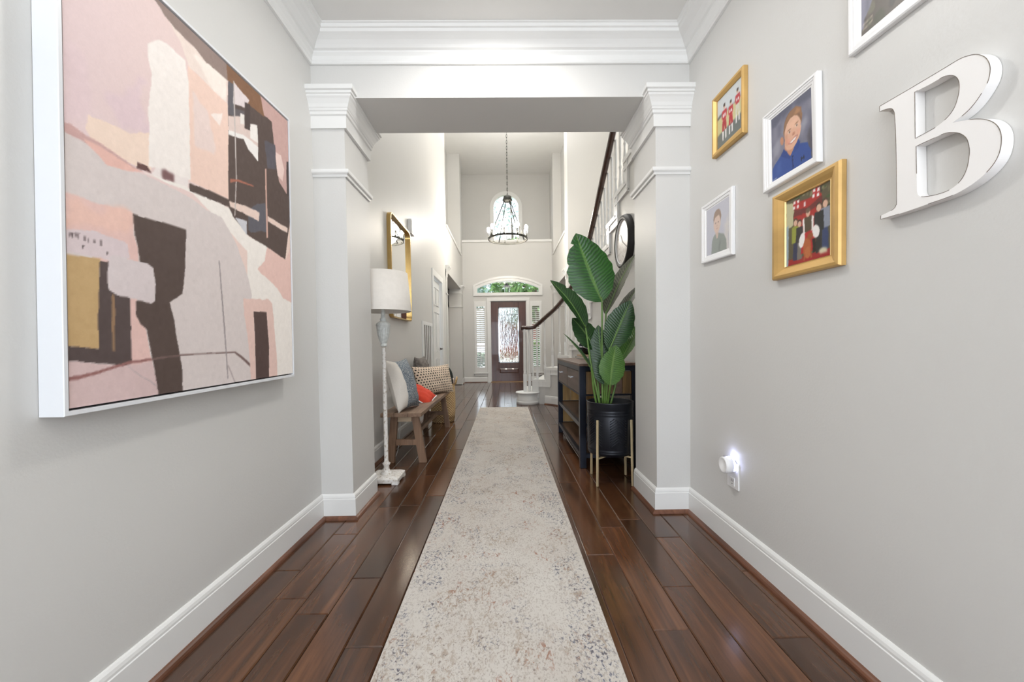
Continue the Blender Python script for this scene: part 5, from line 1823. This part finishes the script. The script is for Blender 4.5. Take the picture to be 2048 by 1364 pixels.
LEAFM = leaf_mat('leaf_mid_green', (52, 88, 38), (92, 128, 58), (150, 176, 104))
LEAFU = leaf_mat('leaf_silvery_underside', (50, 54, 42), (112, 113, 94), (128, 138, 100), .4)
STEM = mat('leaf_stalk_green', (92, 124, 58), .4, var=.15, vscale=12)
plant = empty('artificial_plant', (PX, PY, .57), 'tall green bird of paradise plant with broad leaves in the black planter', 'plant')
def leaf(base_, tip, W, nrm, m, fold=.25, arch=.04, stem_from=None, wl=1.0, wr=1.0, peak=.42, notch=(), twist=0.0):
    B_, T_ = Vector(base_), Vector(tip)
    ax_ = (T_ - B_)
    L = ax_.length
    a = ax_.normalized()
    n = Vector(nrm)
    n = (n - a * n.dot(a)).normalized()
    sd_ = a.cross(n)
    nu_, nv_ = 30, 10
    b = MB()
    def pos(u, v, off=0.0):
        t = u
        # outline: round base, pointed tip
        if t < peak:
            w = math.sin(PI / 2 * (t / peak)) ** .62
        else:
            w = math.cos(PI / 2 * ((t - peak) / (1 - peak))) ** .78
        q = 2 * v - 1
        w *= (wl if q < 0 else wr)
        for s_, tt, dep in notch:
            if (q < 0) == (s_ < 0):
                w *= 1 - dep * max(0, 1 - abs(t - tt) / .03)
        wv = 1 + .03 * math.sin(t * 40 + 3 * q)
        ang = twist * t
        sv = sd_ * math.cos(ang) + n * math.sin(ang)
        nv = n * math.cos(ang) - sd_ * math.sin(ang)
        fo = fold * (1 - .4 * t)
        lat = q * W / 2 * w * wv
        p = B_ + a * (L * t) + nv * (arch * math.sin(PI * t)) + sv * (lat * math.cos(fo)) + nv * (abs(lat) * math.sin(fo) - .35 * lat * lat / max(W, .01)) + nv * off
        p.x = min(p.x, FXR - .012)
        return p
    b.grid(lambda u, v: pos(u, v), nu_, nv_)
    lf = b.build('leaf', m, plant, fixn=False)
    r = MB()
    r.tube([pos(u, .5) + n * .001 for u in [i / 14 * .97 for i in range(15)]], [.0048 * (1 - .75 * i / 14) for i in range(15)], 6)
    r.build('midrib', STEM, lf)
    if stem_from is not None:
        s0 = Vector((stem_from[0], stem_from[1], .56))
        mid_ = s0.lerp(B_, .55) + Vector((s0.x - B_.x, 0, 0)) * -.10
        st_ = MB()
        pts_ = catmull([s0, mid_, B_, B_ + a * .03], 6)
        st_.tube(pts_, [.0085 - .0035 * i / len(pts_) for i in range(len(pts_))], 8)
        st_.build('stalk', STEM, plant)
    return lf
FACE = (-.15, -1, .12)
leaf((.708, 2.935, 1.335), (.514, 2.90, 1.828), .335, (-.05, -1, .10), LEAF, .16, -.02, (.712, 2.955), wl=1.0, wr=1.05, peak=.40, notch=((-1, .87, .5), (-1, .62, .22)))
leaf((.590, 2.95, 1.145), (.327, 2.92, 1.496), .20, (.35, -.75, .45), LEAFD, .55, .03, (.690, 2.93), wl=.75, wr=1.0, peak=.40, notch=((1, .74, .35),))
leaf((.672, 2.995, .985), (.505, 3.03, 1.228), .19, (.25, -.9, .3), LEAFD, .25, .02, (.70, 2.985), peak=.45)
leaf((.746, 2.885, .976), (.912, 2.905, 1.340), .215, (.0, -1, .15), LEAFD, .22, -.015, (.735, 2.95), wl=1.0, wr=.95, peak=.5)
leaf((.765, 3.05, 1.245), (1.035, 3.17, 1.735), .17, (-.75, -.55, .35), LEAFU, .55, .02, (.74, 3.02), peak=.35)
leaf((.860, 3.10, 1.170), (1.090, 3.22, 1.505), .12, (-.7, -.6, .4), LEAFU, .5, .02, (.77, 3.03), peak=.4)
leaf((.850, 3.00, .870), (1.105, 3.11, 1.215), .15, (-.6, -.6, .5), LEAFM, .6, .02, (.78, 3.0), peak=.4)
leaf((.728, 2.935, .722), (.690, 2.985, 1.170), .20, (-.1, -1, .05), LEAFD, .18, -.01, (.725, 2.965), peak=.40)
leaf((.748, 2.870, .726), (.792, 2.87, 1.02), .195, (.08, -1, .06), LEAFM, .14, -.01, (.742, 2.94), peak=.42)
leaf((.611, 2.86, .850), (.400, 2.80, 1.108), .045, (.3, -.6, .7), LEAFD, .9, .012, (.665, 2.93), peak=.3)

# ------------------------------------------------------------------ chandelier
DARKPEW = mat('dark_bronze_pewter', (52, 52, 48), .45, .6, var=.1)
CHX, CHY, CHZ = .068, 8.0, 3.13
cl = empty('chandelier', (CHX, CHY, CHZ), 'dark metal ring chandelier with glowing bulbs hanging on a long chain in the foyer', 'chandelier')
b = MB()
b.lathe([(.375, -.018), (.390, -.018), (.390, .018), (.375, .018), (.375, -.018)], (CHX, CHY, CHZ), 48, cap=False, smooth=False)
b.build('ring', DARKPEW, cl)
MB().lathe([(.02, .055), (.075, .055), (.085, .02), (.10, -.02), (.08, -.045), (.02, -.05)], (CHX, CHY, CHZ + .78), 20).build('hub', DARKPEW, cl)
for k in range(4):
    a = 2 * PI * k / 4 + .5
    MB().tube([(CHX + .07 * math.cos(a), CHY + .07 * math.sin(a), CHZ + .74), (CHX + .38 * math.cos(a), CHY + .38 * math.sin(a), CHZ + .02)], .010, 6).build('rod', DARKPEW, cl)
ncl = 36
me = None
for k in range(ncl):
    z = CHZ + .83 + k * (FC - .06 - CHZ - .83) / ncl
    if me is None:
        L_ = (FC - .06 - CHZ - .83) / ncl
        lk = MB()
        lk.tube([(.011 * math.cos(t), 0, L_ * .60 * math.sin(t)) for t in [2 * PI * i / 10 for i in range(10)]], .0042, 5, closed=True)
        o = lk.build('chain_link', DARKPEW, cl)
        me = o.data
        o.location = Vector((0, 0, z + L_ / 2 - CHZ))
    else:
        o = sub('chain_link', me, cl)
        o.location = Vector((0, 0, z + L_ / 2 - CHZ))
    o.rotation_euler = (0, 0, PI / 2 * (k % 2))
MB().lathe([(.0, 0), (.06, 0), (.065, .02), (.05, .05), (.0, .055)], (CHX, CHY, FC - .056), 20).build('ceiling_canopy', PEWTER, cl)
for k in range(9):
    a = 2 * PI * k / 9 + .33
    x, y = CHX + .3825 * math.cos(a), CHY + .3825 * math.sin(a)
    MB().lathe([(.018, .018), (.020, .03), (.013, .035), (.013, .12), (.016, .125)], (x, y, CHZ), 10).build('candle_sleeve', PEWTER, cl)
    MB().lathe([(.012, .125), (.028, .155), (.036, .185), (.030, .215), (.014, .235), (0, .24)], (x, y, CHZ), 12).build('bulb', BULB, cl)

# ------------------------------------------------------------------ outside the front door
MB().box(-14, 14, 12.6, 60, -.25, -.12).build('lawn', LAWN, kind=ST)
MB().box(-1.6, 2.4, 14.0, 32.3, -.2, -.10).build('front_walk', STONE, kind=ST)
MB().box(-3, 3, YF + .16, 14.0, -.14, -.02).build('porch_floor', STONE, kind=ST)
MB().box(-3, 3, YF + .2, 13.6, 3.15, 3.28).build('porch_ceiling', CEIL, kind=ST)
ln = empty('porch_lantern', (.05, 12.4, 2.75), 'dark metal porch lantern hanging outside behind the arched transom', 'lantern')
b = MB()
b.lathe([(.10, 2.82), (.11, 2.83), (.03, 2.92), (.015, 2.94)], (.05, 12.4, 0), 8, smooth=False).lathe([(.06, 2.58), (.07, 2.59), (.07, 2.60), (.02, 2.60)], (.05, 12.4, 0), 8, smooth=False)
b.build('cap', BLACK_M, ln)
b = MB()
for k in range(4):
    a = PI / 4 + k * PI / 2
    b.tube([(.05 + .065 * math.cos(a), 12.4 + .065 * math.sin(a), 2.59), (.05 + .095 * math.cos(a), 12.4 + .095 * math.sin(a), 2.83)], .007, 5)
b.build('frame_bar', BLACK_M, ln)
MB().tube([(.05, 12.4, 2.93), (.05, 12.4, 3.15)], .006, 5).build('hanging_rod', BLACK_M, ln)
MB().lathe([(.055, 2.60), (.085, 2.82)], (.05, 12.4, 0), 8, cap=False).build('glass_body', GLASS, ln)

def tree(x, y, h, cw, ch_, n, label, m, seed, trunk=True, cz=None, leafs=.22):
    rr = np.random.default_rng(seed)
    e = empty('tree' if trunk else 'shrub', (x, y, -.12), label, 'tree' if trunk else 'shrub', 'greenery in front of the house')
    cz = cz if cz is not None else h - ch_ / 2
    if trunk:
        b = MB()
        b.tube([(x, y, -.12), (x + .1, y, h * .35), (x - .05, y + .1, h * .7)], [.16, .12, .05], 8)
        for k in range(9):
            a = rr.uniform(0, 2 * PI)
            z = rr.uniform(.3, .65) * h
            b.tube([(x + .05, y, z), (x + .5 * cw * .5 * math.cos(a), y + .5 * cw * .5 * math.sin(a), z + .12 * h), (x + cw * .42 * math.cos(a), y + cw * .42 * math.sin(a), z + .25 * h)], [.06, .04, .012], 5)
        b.build('trunk', BARK, e)
    # clumped leaf cards
    nc = 26
    cl_ = rr.standard_normal((nc, 3))
    cl_ /= np.linalg.norm(cl_, axis=1)[:, None]
    cl_ *= rr.uniform(.3, 1, (nc, 1)) ** .5
    which = rr.integers(0, nc, n)
    P = cl_[which] * np.array([cw / 2, cw / 2, ch_ / 2]) + rr.standard_normal((n, 3)) * np.array([cw, cw, ch_]) * .075
    P += np.array([x, y, cz])
    A = rr.standard_normal((n, 3)); A /= np.linalg.norm(A, axis=1)[:, None]
    Bv = np.cross(A, rr.standard_normal((n, 3))); Bv /= np.linalg.norm(Bv, axis=1)[:, None]
    s_ = rr.uniform(.5, 1, (n, 1)) * leafs
    V = np.stack([P - A * s_, P + Bv * s_ * .45, P + A * s_, P - Bv * s_ * .45], 1).reshape(-1, 3)
    me = bpy.data.meshes.new('foliage')
    me.from_pydata(V.tolist(), [], [(4 * i, 4 * i + 1, 4 * i + 2, 4 * i + 3) for i in range(n)])
    me.materials.append(m)
    o = bpy.data.objects.new('foliage', me)
    COL.objects.link(o)
    tag(o, e)
    return e
def foliage_mat(name, c0, c1):
    m, nt, b = new_mat(name)
    v = mapped(nt, (1, 1, 1))
    nt.links.new(ramp(nt, noise(nt, v, 4, 2), [(.35, lin(c0)), (.65, lin(c1))]), b.inputs['Base Color'])
    b.inputs['Roughness'].default_value = .6
    b.inputs['Transmission Weight'].default_value = 0
    return m
FG1 = foliage_mat('foliage_green', (64, 96, 50), (120, 150, 84))
FG2 = foliage_mat('foliage_blue_green', (110, 132, 124), (170, 188, 178))
FG3 = foliage_mat('foliage_dark', (36, 60, 34), (70, 100, 54))
tree(-2.1, 25.0, 7.3, 4.6, 3.8, 2200, 'tall loose tree left of the front door beyond the lawn', FG2, 1)
tree(1.5, 19.5, 6.0, 4.6, 3.9, 3000, 'green tree right of the front door beyond the lawn', FG1, 2)
tree(.6, 30.5, 14.4, 7.0, 7.0, 950, 'highest tree, seen through the upper arched window', FG2, 3, leafs=.26)
tree(-10.0, 27, 10, 6, 7, 1500, 'bushy tree far left of the lawn', FG1, 4)
tree(8.5, 26, 10, 6, 7, 2000, 'bushy tree far right of the lawn', FG3, 5)
tree(-1.25, 15.2, .9, 1.2, .9, 900, 'low dark shrub outside the left sidelight', FG3, 6, False, .33, .10)
tree(1.45, 14.9, 1.3, 1.2, 1.5, 1100, 'leafy shrub outside the right sidelight', FG1, 7, False, .55, .10)
hs = empty('neighbour_house', (0, 33, -.12), 'red brick house with dark roof across the lawn seen through the door', 'house')
MB().box(-1.3, 9, 33, 39, -.12, 2.9).build('brick_wall', BRICK, hs)
MB().hexa([(-1.7, 32.4, 2.9), (9.5, 32.4, 2.9), (9.5, 39.5, 2.9), (-1.7, 39.5, 2.9)], [(1.5, 35.5, 5.0), (6.5, 35.5, 5.0), (6.5, 36.2, 5.0), (1.5, 36.2, 5.0)]).build('roof', ROOFM, hs)
for x in (-.2, 1.6, 4.2, 6.8):
    w_ = MB().box(x - .5, x + .5, 32.93, 33.02, .9, 2.3).build('window', TRIM, hs)
    MB().box(x - .42, x + .42, 32.90, 32.95, .98, 2.22).build('pane', mat('far_window_glass', (60, 70, 84), .1), w_)
for x in (-1.55, 1.75):
    p_ = empty('porch_post', (x, 13.4, -.02), 'square red brick porch post ' + ('left' if x < 0 else 'right') + ' of the front door', 'post', 'porch posts')
    MB().box(x - .17, x + .17, 13.25, 13.55, -.02, 2.95).build('shaft', BRICK, p_)
    MB().box(x - .21, x + .21, 13.21, 13.59, 2.95, 3.15, .01).build('cap', TRIM, p_)
    MB().box(x - .21, x + .21, 13.21, 13.59, -.019, .12, .01).build('plinth', TRIM, p_)
